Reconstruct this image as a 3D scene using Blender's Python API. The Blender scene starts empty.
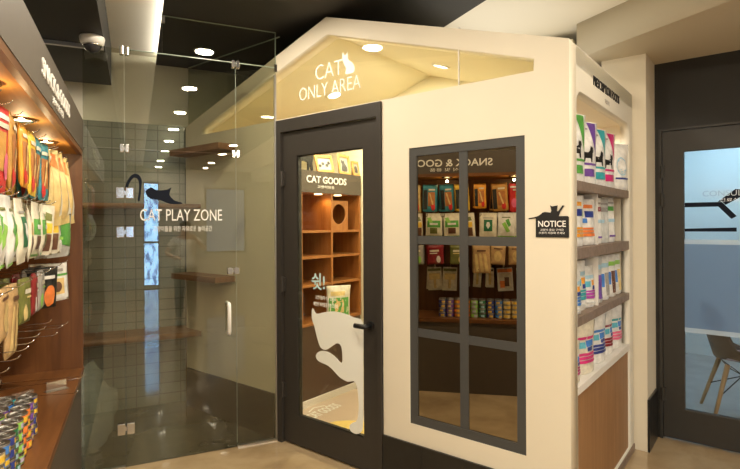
import bpy, bmesh, math, random
from mathutils import Matrix, Vector, noise
random.seed(7)
SC = bpy.context.scene
COL = SC.collection
PI = math.pi
ORD = ['first', 'second', 'third', 'fourth', 'fifth', 'sixth', 'seventh', 'eighth', 'ninth', 'tenth', 'eleventh', 'twelfth', 'thirteenth', 'fourteenth']

# ------------------------------------------------------------------ materials
def nt(name):
    m = bpy.data.materials.new(name); m.use_nodes = True
    t = m.node_tree; b = t.nodes['Principled BSDF']
    return m, t, b
def mat(name, c, rough=.5, metal=0, spec=.5, coat=0, var=0, scale=20, emit=None, bump=0):
    m, t, b = nt(name)
    b.inputs['Base Color'].default_value = (*c, 1)
    b.inputs['Roughness'].default_value = rough
    b.inputs['Metallic'].default_value = metal
    b.inputs['Specular IOR Level'].default_value = spec
    b.inputs['Coat Weight'].default_value = coat
    if var or bump:
        tc = t.nodes.new('ShaderNodeTexCoord'); n = t.nodes.new('ShaderNodeTexNoise')
        n.inputs['Scale'].default_value = scale; n.inputs['Detail'].default_value = 5
        t.links.new(tc.outputs['Object'], n.inputs['Vector'])
        if var:
            r = t.nodes.new('ShaderNodeValToRGB')
            r.color_ramp.elements[0].position = .3; r.color_ramp.elements[1].position = .7
            r.color_ramp.elements[0].color = (*[max(0, x * (1 - var)) for x in c], 1)
            r.color_ramp.elements[1].color = (*[min(1, x * (1 + var)) for x in c], 1)
            t.links.new(n.outputs['Fac'], r.inputs['Fac']); t.links.new(r.outputs['Color'], b.inputs['Base Color'])
        if bump:
            bp = t.nodes.new('ShaderNodeBump'); bp.inputs['Strength'].default_value = bump; bp.inputs['Distance'].default_value = .01
            t.links.new(n.outputs['Fac'], bp.inputs['Height']); t.links.new(bp.outputs['Normal'], b.inputs['Normal'])
    if emit:
        b.inputs['Emission Color'].default_value = (*emit[0], 1); b.inputs['Emission Strength'].default_value = emit[1]
    return m
def wood(name, c1, c2, axis=2, rough=.4, scale=6):
    m, t, b = nt(name)
    tc = t.nodes.new('ShaderNodeTexCoord'); mp = t.nodes.new('ShaderNodeMapping'); n = t.nodes.new('ShaderNodeTexNoise'); r = t.nodes.new('ShaderNodeValToRGB')
    s = [scale * 3.0] * 3; s[axis] = scale * .25
    mp.inputs['Scale'].default_value = s
    n.inputs['Scale'].default_value = 1.6; n.inputs['Detail'].default_value = 6; n.inputs['Distortion'].default_value = .6
    r.color_ramp.elements[0].position = .35; r.color_ramp.elements[1].position = .65
    r.color_ramp.elements[0].color = (*c1, 1); r.color_ramp.elements[1].color = (*c2, 1)
    L = t.links.new
    L(tc.outputs['Object'], mp.inputs['Vector']); L(mp.outputs['Vector'], n.inputs['Vector']); L(n.outputs['Fac'], r.inputs['Fac']); L(r.outputs['Color'], b.inputs['Base Color'])
    b.inputs['Roughness'].default_value = rough
    return m
def glass(name, tint=(.9, .95, .9), f0=.04, gloss=(1, 1, 1)):
    m = bpy.data.materials.new(name); m.use_nodes = True
    t = m.node_tree; t.nodes.clear(); L = t.links.new
    o = t.nodes.new('ShaderNodeOutputMaterial'); mx = t.nodes.new('ShaderNodeMixShader')
    tr = t.nodes.new('ShaderNodeBsdfTransparent'); gl = t.nodes.new('ShaderNodeBsdfGlossy')
    tr.inputs['Color'].default_value = (*tint, 1); gl.inputs['Roughness'].default_value = 0.0; gl.inputs['Color'].default_value = (*gloss, 1)
    lw = t.nodes.new('ShaderNodeLayerWeight'); lw.inputs['Blend'].default_value = .5
    p = t.nodes.new('ShaderNodeMath'); p.operation = 'POWER'; p.inputs[1].default_value = 5
    ma = t.nodes.new('ShaderNodeMath'); ma.operation = 'MULTIPLY_ADD'; ma.inputs[1].default_value = 1 - f0; ma.inputs[2].default_value = f0
    L(lw.outputs['Facing'], p.inputs[0]); L(p.outputs[0], ma.inputs[0]); L(ma.outputs[0], mx.inputs['Fac'])
    L(tr.outputs[0], mx.inputs[1]); L(gl.outputs[0], mx.inputs[2]); L(mx.outputs[0], o.inputs['Surface'])
    return m
def film(name, c, op, rough=.6):
    m = bpy.data.materials.new(name); m.use_nodes = True
    t = m.node_tree; t.nodes.clear(); L = t.links.new
    o = t.nodes.new('ShaderNodeOutputMaterial'); mx = t.nodes.new('ShaderNodeMixShader'); m2 = t.nodes.new('ShaderNodeMixShader')
    tr = t.nodes.new('ShaderNodeBsdfTransparent'); d = t.nodes.new('ShaderNodeBsdfDiffuse'); tl = t.nodes.new('ShaderNodeBsdfTranslucent')
    d.inputs['Color'].default_value = (*c, 1); tl.inputs['Color'].default_value = (*c, 1); m2.inputs['Fac'].default_value = .5
    L(d.outputs[0], m2.inputs[1]); L(tl.outputs[0], m2.inputs[2]); mx.inputs['Fac'].default_value = op
    L(tr.outputs[0], mx.inputs[1]); L(m2.outputs[0], mx.inputs[2]); L(mx.outputs[0], o.inputs['Surface'])
    return m
def emis(name, c, s):
    m = bpy.data.materials.new(name); m.use_nodes = True
    t = m.node_tree; t.nodes.clear()
    o = t.nodes.new('ShaderNodeOutputMaterial'); e = t.nodes.new('ShaderNodeEmission')
    e.inputs['Color'].default_value = (*c, 1); e.inputs['Strength'].default_value = s
    t.links.new(e.outputs[0], o.inputs['Surface'])
    return m
def concrete(name, c1, c2, rough):
    m, t, b = nt(name); L = t.links.new
    tc = t.nodes.new('ShaderNodeTexCoord'); n1 = t.nodes.new('ShaderNodeTexNoise'); n2 = t.nodes.new('ShaderNodeTexNoise'); r = t.nodes.new('ShaderNodeValToRGB'); mx = t.nodes.new('ShaderNodeMath')
    n1.inputs['Scale'].default_value = 2.2; n1.inputs['Detail'].default_value = 8; n1.inputs['Distortion'].default_value = .8
    n2.inputs['Scale'].default_value = 14; n2.inputs['Detail'].default_value = 6
    mx.operation = 'MULTIPLY_ADD'; mx.inputs[1].default_value = .25
    L(tc.outputs['Object'], n1.inputs['Vector']); L(tc.outputs['Object'], n2.inputs['Vector'])
    L(n2.outputs['Fac'], mx.inputs[0]); L(n1.outputs['Fac'], mx.inputs[2]); L(mx.outputs[0], r.inputs['Fac'])
    r.color_ramp.elements[0].position = .42; r.color_ramp.elements[1].position = .82
    r.color_ramp.elements[0].color = (*c1, 1); r.color_ramp.elements[1].color = (*c2, 1)
    L(r.outputs['Color'], b.inputs['Base Color']); b.inputs['Roughness'].default_value = rough; b.inputs['Coat Weight'].default_value = .6; b.inputs['Coat Roughness'].default_value = .03
    bp = t.nodes.new('ShaderNodeBump'); bp.inputs['Strength'].default_value = .02; bp.inputs['Distance'].default_value = .01
    L(n1.outputs['Fac'], bp.inputs['Height']); L(bp.outputs['Normal'], b.inputs['Normal'])
    return m
def tiles(name, c, g, w, h):
    m, t, b = nt(name); L = t.links.new
    tc = t.nodes.new('ShaderNodeTexCoord'); sp = t.nodes.new('ShaderNodeSeparateXYZ'); cb = t.nodes.new('ShaderNodeCombineXYZ'); br = t.nodes.new('ShaderNodeTexBrick')
    L(tc.outputs['Object'], sp.inputs[0]); L(sp.outputs['X'], cb.inputs['X']); L(sp.outputs['Z'], cb.inputs['Y']); L(cb.outputs[0], br.inputs['Vector'])
    br.offset = 0; br.inputs['Scale'].default_value = 1; br.inputs['Brick Width'].default_value = w; br.inputs['Row Height'].default_value = h
    br.inputs['Mortar Size'].default_value = .004; br.inputs['Mortar Smooth'].default_value = .3
    br.inputs['Color1'].default_value = (*c, 1); br.inputs['Color2'].default_value = (*[x * .88 for x in c], 1); br.inputs['Mortar'].default_value = (*g, 1)
    L(br.outputs['Color'], b.inputs['Base Color']); b.inputs['Roughness'].default_value = .22
    bp = t.nodes.new('ShaderNodeBump'); bp.inputs['Strength'].default_value = .3; bp.inputs['Distance'].default_value = .004; bp.invert = True
    L(br.outputs['Fac'], bp.inputs['Height']); L(bp.outputs['Normal'], b.inputs['Normal'])
    return m

M = {}
M['cream'] = mat('cream_paint', (.74, .67, .53), .55, var=.02, scale=3)
M['white_wall'] = mat('white_paint', (.72, .68, .58), .6, var=.02, scale=3)
M['house_in'] = mat('warm_cream_paint', (.82, .76, .56), .6)
M['ceil_white'] = mat('ceiling_paint', (.80, .75, .64), .7)
M['shaded_beam_paint'] = mat('shaded_cream_paint', (.54, .47, .35), .65)  # cream beam greyed, its weak light painted into the colour
M['grey_paint'] = mat('grey_paint', (.30, .28, .25), .6)
M['dark_ceil'] = mat('charcoal_paint', (.012, .0105, .0085), .6)
M['dark_tile'] = mat('black_skirting_tile', (.013, .0125, .012), .3, var=.15, scale=30)
M['door_dark'] = mat('bronze_grey_steel', (.036, .031, .026), .45, var=.05)
M['frame_grey'] = mat('grey_frame_paint', (.058, .058, .056), .45)
M['consult_frame'] = mat('dark_grey_steel', (.030, .027, .023), .5, var=.05)
M['floor'] = concrete('polished_tan_concrete', (.33, .23, .125), (.50, .375, .22), .07)
M['floor_zone'] = concrete('dark_polished_concrete', (.085, .078, .055), (.17, .155, .115), .08)
M['floor_house'] = mat('pale_floor_vinyl', (.58, .45, .34), .3, var=.04, scale=6)
M['tile'] = tiles('grey_green_wall_tile', (.29, .29, .25), (.17, .17, .145), .165, .085)
M['header'] = mat('taupe_panel', (.078, .061, .047), .5, var=.04)
M['cab_wood'] = wood('cherry_wood', (.115, .042, .011), (.175, .068, .019), 2, .4)
M['cab_wood_top'] = wood('cherry_wood_shelf', (.125, .045, .012), (.185, .072, .02), 1, .35)
M['lit_cherry'] = wood('cherry_wood_lit', (.42, .19, .035), (.52, .25, .05), 1, .65)  # same cabinet wood, coloured golden for light bounced onto the top board
M['cat_wood'] = wood('orange_wood', (.30, .11, .024), (.40, .16, .042), 2, .4)
M['ledge_wood'] = wood('walnut_ledge', (.20, .095, .045), (.30, .15, .075), 0, .45)
M['shelf_grey'] = wood('grey_brown_board', (.20, .145, .11), (.27, .20, .155), 0, .5)
M['low_wood'] = wood('low_oak_panel', (.29, .145, .055), (.36, .19, .08), 2, .5)
M['white'] = mat('white_letter', (.85, .83, .78), .5)
M['white_board'] = mat('white_board', (.78, .75, .70), .45)
M['black'] = mat('black_vinyl', (.008, .008, .008), .5)
M['navy'] = mat('black_blue_vinyl', (.008, .011, .020), .6, spec=.1)
M['chrome'] = mat('chrome', (.75, .75, .74), .15, 1)
M['steel'] = mat('brushed_steel', (.62, .60, .56), .3, 1)
M['tin'] = mat('dull_tin', (.40, .38, .35), .38, 1)
M['white_plastic'] = mat('white_plastic', (.82, .80, .76), .35)
M['dome'] = mat('smoked_dome', (.03, .03, .035), .08)
M['glass'] = glass('green_clear_glass', (.84, .85, .79), .065)
M['glass_clear'] = glass('clear_glass', (.95, .96, .94), .035)
M['glass_gable'] = glass('gable_glass', (.96, .95, .90), .035)
M['glass_dark'] = mat('dark_mirror_backing', (.004, .003, .002), .5)
M['frost'] = mat('frosted_white_vinyl', (.86, .86, .78), .6)
M['text_film'] = mat('pale_vinyl_letter', (.85, .84, .78), .5)
M['lens'] = emis('lamp_lens', (1, .90, .70), 14)
M['lens_warm'] = emis('warm_lamp_lens', (1, .72, .36), 14)
M['led'] = emis('cove_led', (1, .94, .80), 110.0)
M['sky'] = emis('daylight', (.28, .56, 1), 34.0)
def street(name):
    m = emis(name, (1, 1, 1), 26.0); t = m.node_tree; e = [n for n in t.nodes if n.type == 'EMISSION'][0]; L = t.links.new
    tc = t.nodes.new('ShaderNodeTexCoord'); mp = t.nodes.new('ShaderNodeMapping'); n = t.nodes.new('ShaderNodeTexNoise'); r = t.nodes.new('ShaderNodeValToRGB')
    mp.inputs['Scale'].default_value = (5, 1, 2.4); n.inputs['Scale'].default_value = 1.6; n.inputs['Detail'].default_value = 4
    r.color_ramp.elements[0].position = .38; r.color_ramp.elements[0].color = (.05, .12, .30, 1); r.color_ramp.elements[1].position = .56; r.color_ramp.elements[1].color = (.36, .64, 1, 1)
    L(tc.outputs['Object'], mp.inputs['Vector']); L(mp.outputs[0], n.inputs['Vector']); L(n.outputs['Fac'], r.inputs['Fac']); L(r.outputs['Color'], e.inputs['Color'])
    return m
M['sky'] = street('street_daylight')
M['sky_dim'] = emis('dim_daylight', (.50, .62, .85), 1.6)
M['frost_film'] = film('frosted_blue_film', (.30, .41, .58), .62)
M['frost_band'] = film('frosted_pale_film', (.80, .88, .95), .55)
M['consult_wall'] = mat('pale_blue_white_wall', (.78, .86, .90), .6)
M['consult_floor'] = mat('grey_plank_floor', (.34, .35, .36), .35, var=.15, scale=5)
M['shell'] = mat('dark_brown_shell', (.012, .006, .005), .55)
M['leg_wood'] = wood('beech_leg', (.42, .24, .11), (.52, .32, .16), 2, .4)
M['pad'] = mat('lilac_pad', (.42, .38, .55), .8)
M['poly'] = mat('clear_polythene', (.70, .75, .72), .15, bump=.8, scale=7); M['poly'].node_tree.nodes['Principled BSDF'].inputs['Alpha'].default_value = .20
M['glow_patch'] = mat('yellow_glow_paint', (.75, .55, .16), .8, var=.1)  # warm glow on the house floor, put into a yellow colour
M['frame_gold'] = wood('honey_frame', (.55, .30, .08), (.68, .40, .13), 0, .4)
M['print_paper'] = mat('print_paper', (.46, .44, .40), .5)
M['photo'] = mat('photo_ink', (.10, .095, .09), .5, var=.6, scale=40)
M['photo_old'] = mat('photo_print', (.55, .54, .50), .5, var=.5, scale=18)
M['skin'] = mat('skin', (.58, .36, .25), .5); M['hair'] = mat('dark_hair', (.012, .010, .009), .5)
M['shirt'] = mat('white_shirt', (.78, .76, .70), .8, var=.04, bump=.2); M['trouser'] = mat('dark_trousers', (.03, .03, .035), .8); M['shoe'] = mat('black_shoe', (.015, .014, .013), .5)
def foil(name, c, rough=.32): return mat(name, c, rough, 0, .5, .25, var=.22, scale=24, bump=.45)
PK = {k: foil('pack_' + k, c) for k, c in dict(
    white=(.78, .77, .74), ivory=(.74, .69, .56), teal=(.04, .24, .30), orange=(.85, .36, .03), yellow=(.90, .55, .05), red=(.62, .03, .03), amber=(.55, .28, .06), jerky=(.45, .17, .05),
    black=(.012, .012, .013), green=(.10, .36, .07), dkgreen=(.02, .15, .06), lime=(.28, .58, .10), olive=(.16, .17, .04), kraft=(.52, .33, .15), tan=(.72, .52, .22), gold=(.75, .58, .25), grey=(.34, .32, .30),
    silver=(.55, .56, .55), purple=(.16, .07, .34), violet=(.42, .06, .40), magenta=(.66, .03, .20), wine=(.42, .02, .16), navy=(.03, .05, .26), blue=(.06, .22, .62), cyan=(.12, .48, .62), aqua=(.05, .38, .42), brown=(.14, .06, .035), rust=(.80, .22, .05), pink=(.80, .15, .28), sky=(.40, .62, .75), maroon=(.25, .015, .02), lilac=(.55, .50, .70)).items()}

# ------------------------------------------------------------------ mesh helpers
class MB:
    def __init__(self): self.bm = bmesh.new()
    def box(self, x0, x1, y0, y1, z0, z1, bev=0):
        r = bmesh.ops.create_cube(self.bm, size=1)['verts']
        bmesh.ops.transform(self.bm, verts=r, matrix=Matrix.Translation(((x0 + x1) / 2, (y0 + y1) / 2, (z0 + z1) / 2)) @ Matrix.Diagonal((abs(x1 - x0), abs(y1 - y0), abs(z1 - z0), 1)))
        if bev:
            es = list({e for v in r for e in v.link_edges})
            bmesh.ops.bevel(self.bm, geom=es, offset=bev, segments=2, affect='EDGES', profile=.5)
        return self
    def tube(self, pts, r, seg=10, caps=True, radii=None):
        pts = [Vector(p) for p in pts]; rings = []
        for i, p in enumerate(pts):
            a = pts[max(i - 1, 0)]; b = pts[min(i + 1, len(pts) - 1)]; d = (b - a).normalized()
            u = d.orthogonal().normalized() if i == 0 else (pu - d * pu.dot(d)).normalized()
            pu = u; v = d.cross(u); rr = radii[i] if radii else r
            rings.append([self.bm.verts.new(p + (u * math.cos(2 * PI * k / seg) + v * math.sin(2 * PI * k / seg)) * rr) for k in range(seg)])
        for A, B in zip(rings, rings[1:]):
            for k in range(seg): self.bm.faces.new((A[k], A[(k + 1) % seg], B[(k + 1) % seg], B[k]))
        if caps:
            self.bm.faces.new(rings[0][::-1]); self.bm.faces.new(rings[-1])
        return self
    def lathe(self, prof, c=(0, 0, 0), seg=24):
        c = Vector(c); rings = []
        for r, z in prof:
            if r < 1e-6: rings.append([self.bm.verts.new(c + Vector((0, 0, z)))])
            else: rings.append([self.bm.verts.new(c + Vector((r * math.cos(2 * PI * k / seg), r * math.sin(2 * PI * k / seg), z))) for k in range(seg)])
        for A, B in zip(rings, rings[1:]):
            for k in range(seg):
                j = (k + 1) % seg
                if len(A) == 1 and len(B) == 1: continue
                if len(A) == 1: self.bm.faces.new((A[0], B[j], B[k]))
                elif len(B) == 1: self.bm.faces.new((A[k], A[j], B[0]))
                else: self.bm.faces.new((A[k], A[j], B[j], B[k]))
        return self
    def grid(self, f, nu, nv):
        g = [[self.bm.verts.new(f(i / nu, j / nv)) for i in range(nu + 1)] for j in range(nv + 1)]
        for j in range(nv):
            for i in range(nu): self.bm.faces.new((g[j][i], g[j][i + 1], g[j + 1][i + 1], g[j + 1][i]))
        return self
    def xf(self, m): self.bm.transform(m); return self
    def build(self, name, m, parent=None, smooth=False, mw=None):
        bmesh.ops.recalc_face_normals(self.bm, faces=self.bm.faces)
        me = bpy.data.meshes.new(name); self.bm.to_mesh(me); self.bm.free()
        return link(name, me, m, parent, smooth, mw)
def link(name, me, m, parent=None, smooth=False, mw=None):
    me.materials.clear(); me.materials.append(m)
    if smooth:
        for p in me.polygons: p.use_smooth = True
    o = bpy.data.objects.new(name, me); COL.objects.link(o)
    if parent: o.parent = parent
    if mw is not None: o.matrix_world = mw
    return o
def tag(o, label, cat, group=None, kind=None):
    o['label'] = label; o['category'] = cat
    if group: o['group'] = group
    if kind: o['kind'] = kind
    return o
def empty(name, mw=None, loc=None):
    o = bpy.data.objects.new(name, None); COL.objects.link(o); o.empty_display_size = .05
    if mw is not None: o.matrix_world = mw
    if loc is not None: o.location = loc
    return o
def part(name, mb, m, parent, smooth=False): return mb.build(name, m, parent, smooth)
def box(name, b, m, parent=None, mw=None, bev=0): return MB().box(*b, bev=bev).build(name, m, parent, False, mw)
def curve_mesh(cu):
    o = bpy.data.objects.new('tmp', cu); COL.objects.link(o); bpy.context.view_layer.update()
    me = bpy.data.meshes.new_from_object(o.evaluated_get(bpy.context.evaluated_depsgraph_get()))
    bpy.data.objects.remove(o); bpy.data.curves.remove(cu)
    return me
def poly(loops, th, f):
    """2-D outline with holes, th thick, mapped by f(x, y, t) with t in -th/2..th/2"""
    cu = bpy.data.curves.new('c', 'CURVE'); cu.dimensions = '2D'; cu.fill_mode = 'BOTH'; cu.extrude = th / 2
    for lp in loops:
        s = cu.splines.new('POLY'); s.points.add(len(lp) - 1); s.use_cyclic_u = True
        for p, q in zip(s.points, lp): p.co = (q[0], q[1], 0, 1)
    me = curve_mesh(cu)
    for v in me.vertices: v.co = Vector(f(*v.co))
    bm = bmesh.new(); bm.from_mesh(me); bmesh.ops.remove_doubles(bm, verts=bm.verts, dist=1e-5); bmesh.ops.recalc_face_normals(bm, faces=bm.faces); bm.to_mesh(me); bm.free()
    return me
def text(name, body, m, parent, f, w, h, th=.002, bold=0.0, mw=None):
    """lettering fitted to w x h, mapped by f(x, y, t)"""
    cu = bpy.data.curves.new('t', 'FONT'); cu.body = body; cu.extrude = .5; cu.offset = bold; cu.resolution_u = 3
    me = curve_mesh(cu)
    xs = [v.co.x for v in me.vertices]; ys = [v.co.y for v in me.vertices]
    x0, x1, y0, y1 = min(xs), max(xs), min(ys), max(ys)
    for v in me.vertices:
        v.co = Vector(f((v.co.x - x0) / (x1 - x0) * w, (v.co.y - y0) / (y1 - y0) * h, v.co.z * th))
    return link(name, me, m, parent, False, mw)
def smooth_loop(pts, n=4):
    out = []; N = len(pts)
    for i in range(N):
        p0, p1, p2, p3 = [Vector(pts[(i + k) % N]) for k in (-1, 0, 1, 2)]
        for k in range(n):
            t = k / n
            out.append(tuple(.5 * ((2 * p1) + (p2 - p0) * t + (2 * p0 - 5 * p1 + 4 * p2 - p3) * t * t + (3 * p1 - p0 - 3 * p2 + p3) * t ** 3)))
    return out
def dup(root):
    r = root.copy(); COL.objects.link(r)
    for ch in root.children:
        c = ch.copy(); COL.objects.link(c); c.parent = r
        for g in ch.children:
            d = g.copy(); COL.objects.link(d); d.parent = c
    return r

# ------------------------------------------------------------------ frames
HC = 1.45
P1 = Vector((.877, 3.353, 0)); HZ = math.atan2(-.8908, .4544)
H = Matrix.Translation(P1) @ Matrix.Rotation(HZ, 4, 'Z')          # little house: x along its front, y into it
def HP(s, n, z): return H @ Vector((s, n, z))
def hm(s, n, z, rz=0): return H @ Matrix.Translation((s, n, z)) @ Matrix.Rotation(rz, 4, 'Z')
GY = 3.385                                                        # glass partition
fac = lambda n0: (lambda x, y, t: (x, n0 - t, y))                 # on a plane of constant depth, facing -y
# ------------------------------------------------------------------ camera
cd = bpy.data.cameras.new('camera'); cam = bpy.data.objects.new('camera', cd); COL.objects.link(cam)
cd.sensor_width = 36; cd.lens = 510.45 / 740 * 36; cd.shift_y = -(234.5 - 223.64) / 740
cam.matrix_world = Matrix.Translation((0, 0, HC)) @ Matrix.Rotation(math.radians(-24.67), 4, 'Z') @ Matrix.Rotation(PI / 2, 4, 'X') @ Matrix.Rotation(math.radians(-.30), 4, 'Z')
cd.clip_start = .02; SC.camera = cam

def struct(o, label=None, cat=None):
    o['kind'] = 'structure'
    if label: o['label'] = label; o['category'] = cat
    return o
# ------------------------------------------------------------------ room shell
CZ = 2.80
PZ = 2.74
struct(box('floor', (-1.2, 4.8, -6.2, 6.4, -.1, 0), M['floor']), 'polished tan concrete floor of the shop', 'floor')
struct(box('ceiling', (-1.2, 6.5, -6.2, 6.4, CZ, CZ + .1), M['ceil_white']), 'cream white ceiling above the shop', 'ceiling')
trim = MB().box(.155, 1.85, -6, 5.15, PZ, PZ + .02).build('trim_1', M['dark_ceil'])
struct(trim, 'wide charcoal ceiling panel above the little house', 'ceiling panel')
struct(box('trim_4', (1.85, 6.4, -6, 5.15, PZ, PZ + .02), M['ceil_white']), 'lower cream ceiling panel right of the charcoal one', 'ceiling panel')
struct(box('trim_2', (-1.2, -.16, -6, 4.3, 2.5, CZ), M['dark_ceil']), 'charcoal ceiling drop over the snack cabinet with a camera under it', 'ceiling drop')
struct(poly_o := link('trim_3', poly([[(2.61, -6), (6.4, -6), (6.4, 2.9), (2.61, 2.45)]], .225, lambda x, y, t: (x, y, 2.6275 + t)), M['shaded_beam_paint']), 'lowered ceiling beam in front of the consulting door', 'ceiling beam')
struct(box('wall_left', (-1.2, -1.1, -6.2, 6.4, 0, CZ), M['white_wall']), 'cream wall behind the snack cabinet', 'wall')
struct(box('wall_back', (-1.1, .372, 4.449, 4.55, 0, 2.255), M['tile']), 'grey green tiled wall at the back of the glass room', 'wall')
struct(box('wall_back_upper', (-1.1, .9, 4.46, 4.56, 2.255, CZ), M['ceil_white']), 'plain cream wall above the grey green tiles', 'wall')
struct(box('wall_far', (.3, 4.6, 5.2, 5.3, 2.0, CZ), M['grey_paint']), 'grey wall behind the roof of the little house', 'wall')
struct(box('wall_right', (4.6, 4.7, -6.2, 0.2, 0, CZ), M['white_wall']), 'cream wall on the right of the shop', 'wall')
# rear wall with two windows
def rect(x0, x1, y0, y1): return [(x0, y0), (x1, y0), (x1, y1), (x0, y1)]
struct(link('wall_rear', poly([rect(-1.2, 4.8, 0, CZ), rect(.16, .50, .02, 2.45), rect(1.5, 2.5, .75, 2.35)], .1, lambda x, y, t: (x, -6.05 + t, y)), M['grey_paint']), 'rear wall of the shop with a glass street door', 'wall')
wz = struct(empty('door_1', loc=(.33, -6.05, 0)), 'glass street door seen mirrored in the glass partition', 'door')
fm = MB().box(-.17, -.15, -.03, .03, 0, 2.45).box(.15, .17, -.03, .03, 0, 2.45).box(-.15, .15, -.03, .03, 2.40, 2.45).box(-.15, .15, -.03, .03, 0, .06).box(-.15, .15, -.03, .03, 1.02, 1.07)
part('door_frame', fm, M['door_dark'], wz); part('glass_pane', MB().box(-.15, .15, -.005, .005, .08, 2.38), M['glass_clear'], wz)
wz = struct(empty('window_1', loc=(2.0, -6.05, .75)), 'rear shop window of dim daylight', 'window')
fm = MB().box(-.5, -.45, -.03, .03, 0, 1.6).box(.45, .5, -.03, .03, 0, 1.6).box(-.45, .45, -.03, .03, 1.55, 1.6).box(-.45, .45, -.03, .03, 0, .05)
part('window_frame', fm, M['door_dark'], wz); part('glass_pane', MB().box(-.45, .45, -.005, .005, .05, 1.55), M['glass_clear'], wz)
struct(box('sky_street', (-.6, 1.2, -6.9, -6.88, -.2, 2.9), M['sky']), 'bright blue daylight outside the street door', 'sky')
struct(box('sky_yard', (1.35, 2.9, -6.9, -6.88, .3, 2.7), M['sky_dim']), 'dim daylight outside the rear window', 'sky')

# ------------------------------------------------------------------ the little cat house (walls)
AP, EV, HS0, HS1 = 2.725, 2.26, -1.117, 1.887
def slope(s, top=AP): return top - abs(s - .431) * .319
out = [(HS0, 0), (-.022, 0), (-.022, 2.140), (.859, 2.140), (.859, 0), (HS1, 0), (HS1, EV), (.431, AP), (HS0, slope(HS0))]
ped = [(-.90, 2.147), (1.728, 2.147), (1.731, 2.205), (.438, 2.618), (-.90, 2.195)]
win = rect(1.037, 1.685, .366, 1.858)
struct(link('wall_front', poly([out, ped, win], .10, lambda x, y, t: (x, .05 - t, y)), M['cream'], mw=H), 'cream gabled front wall of the little cat house', 'wall')
# side wall with the shelf niche, rounded upper corners
def rrect(x0, x1, y0, y1, r, n=6):
    p = [(x0, y0), (x1, y0)]
    for cx, cy, a0 in ((x1 - r, y1 - r, 0), (x0 + r, y1 - r, PI / 2)):
        p += [(cx + r * math.cos(a0 + k / n * PI / 2), cy + r * math.sin(a0 + k / n * PI / 2)) for k in range(n + 1)]
    return p
NI = (.105, 1.195, .045, 2.06)
struct(link('wall_niche', poly([rect(.1, 1.28, 0, EV), rrect(*NI, .07)], .05, lambda x, y, t: (1.862 + t, x, y)), M['white_wall'], mw=H), 'white side wall of the little house around the pet food shelves', 'wall')
struct(MB().box(1.56, 1.837, .1, .105, 0, 2.06).box(1.56, 1.837, 1.195, 1.22, 0, 2.06).box(1.56, 1.837, .1, 1.22, 2.06, 2.09).box(1.54, 1.56, .1, 1.22, 0, 2.09).build('wall_niche_lining', M['cream'], mw=H), 'cream lining of the pet food niche', 'wall')
struct(box('wall_inner_back', (-1.117, 1.54, 1.22, 1.28, 0, 2.68), M['house_in'], mw=H), 'warm cream back wall inside the cat house', 'wall')
struct(box('wall_inner_left', (-1.117, -1.06, .1, 1.22, 0, 2.3), M['house_in'], mw=H), 'warm cream inner wall behind the cat goods cabinet', 'wall')
for s0, s1, nm in ((HS0, .431, 'roof'), (.431, HS1, 'roof')):
    mb = MB()
    z0, z1 = slope(s0), slope(s1)
    vs = [mb.bm.verts.new(v) for v in ((s0, .1, z0 - .09), (s1, .1, z1 - .09), (s1, 1.28, z1 - .09), (s0, 1.28, z0 - .09), (s0, .1, z0 - .005), (s1, .1, z1 - .005), (s1, 1.28, z1 - .005), (s0, 1.28, z0 - .005))]
    for f in ((0, 1, 2, 3), (4, 5, 6, 7), (0, 1, 5, 4), (1, 2, 6, 5), (2, 3, 7, 6), (3, 0, 4, 7)): mb.bm.faces.new([vs[i] for i in f])
    struct(mb.build('roof', M['house_in'], mw=H), ('left' if s0 < 0 else 'right') + ' slope of the little house roof', 'roof')
struct(box('floor_house', (-1.06, 1.54, .10, 1.22, 0, .006), M['floor_house'], mw=H), 'pale floor inside the cat house', 'floor')
struct(link('floor_zone', poly([[(-1.1, 3.392), (.858, 3.392), (.372, 4.445), (-1.1, 4.445)]], .002, lambda x, y, t: (x, y, .0012 + t)), M['floor_zone']), 'dark polished floor inside the glass room', 'floor')
# skirting tiles
bb = MB()
for k in range(4):
    a = .861 + k * .257; bb.box(a, min(a + .2555, 1.887), -.012, 0, 0, .262)
struct(bb.build('baseboard_front', M['dark_tile'], mw=H), 'black tile skirting under the framed window', 'skirting')
struct(box('baseboard_zone', (-1.10, -.06, -.012, 0, 0, .305), M['dark_tile'], mw=H), 'black skirting inside the glass room', 'skirting')
struct(MB().box(1.887, 1.893, .10, 1.28, 0, .045).build('baseboard_side', M['shelf_grey'], mw=H), 'thin grey skirting under the wooden niche panel', 'skirting')
# gable glass
g = struct(empty('window_2', hm(.431, .034, 2.147)), 'long gable window of clear glass lettered CAT ONLY AREA', 'window')
sh = lambda L: [(x - .431, y - 2.147) for x, y in L]
gi = poly([sh([(-.90, 2.147), (1.728, 2.147), (1.731, 2.205), (.438, 2.618), (-.90, 2.195)])], .008, lambda x, y, t: (x, -.02 + t, y))
link('glass_pane', gi, M['glass_gable'], g)
box('pane_joint', (.905, .909, -.026, -.014, 0, .30), M['white_plastic'], g)
on = lambda s0, z0: (lambda x, y, t: (s0 - .431 + x, -.028 - t, z0 - 2.147 + y))
text('lettering', 'CAT', M['text_film'], g, on(.332, 2.352), .226, .092, .002, -.012)
text('lettering', 'ONLY AREA', M['text_film'], g, on(.186, 2.244), .512, .082, .002, -.012)
catp = [(.562, 2.481), (.577, 2.459), (.591, 2.465), (.598, 2.478), (.602, 2.445), (.607, 2.426), (.635, 2.406), (.651, 2.378), (.648, 2.347), (.611, 2.343), (.583, 2.347), (.588, 2.38), (.571, 2.408), (.56, 2.444)]
link('cat_emblem', poly([smooth_loop([(x - .431, y - 2.147) for x, y in catp], 3)], .002, lambda x, y, t: (x, -.029 + t, y)), M['text_film'], g)
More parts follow.
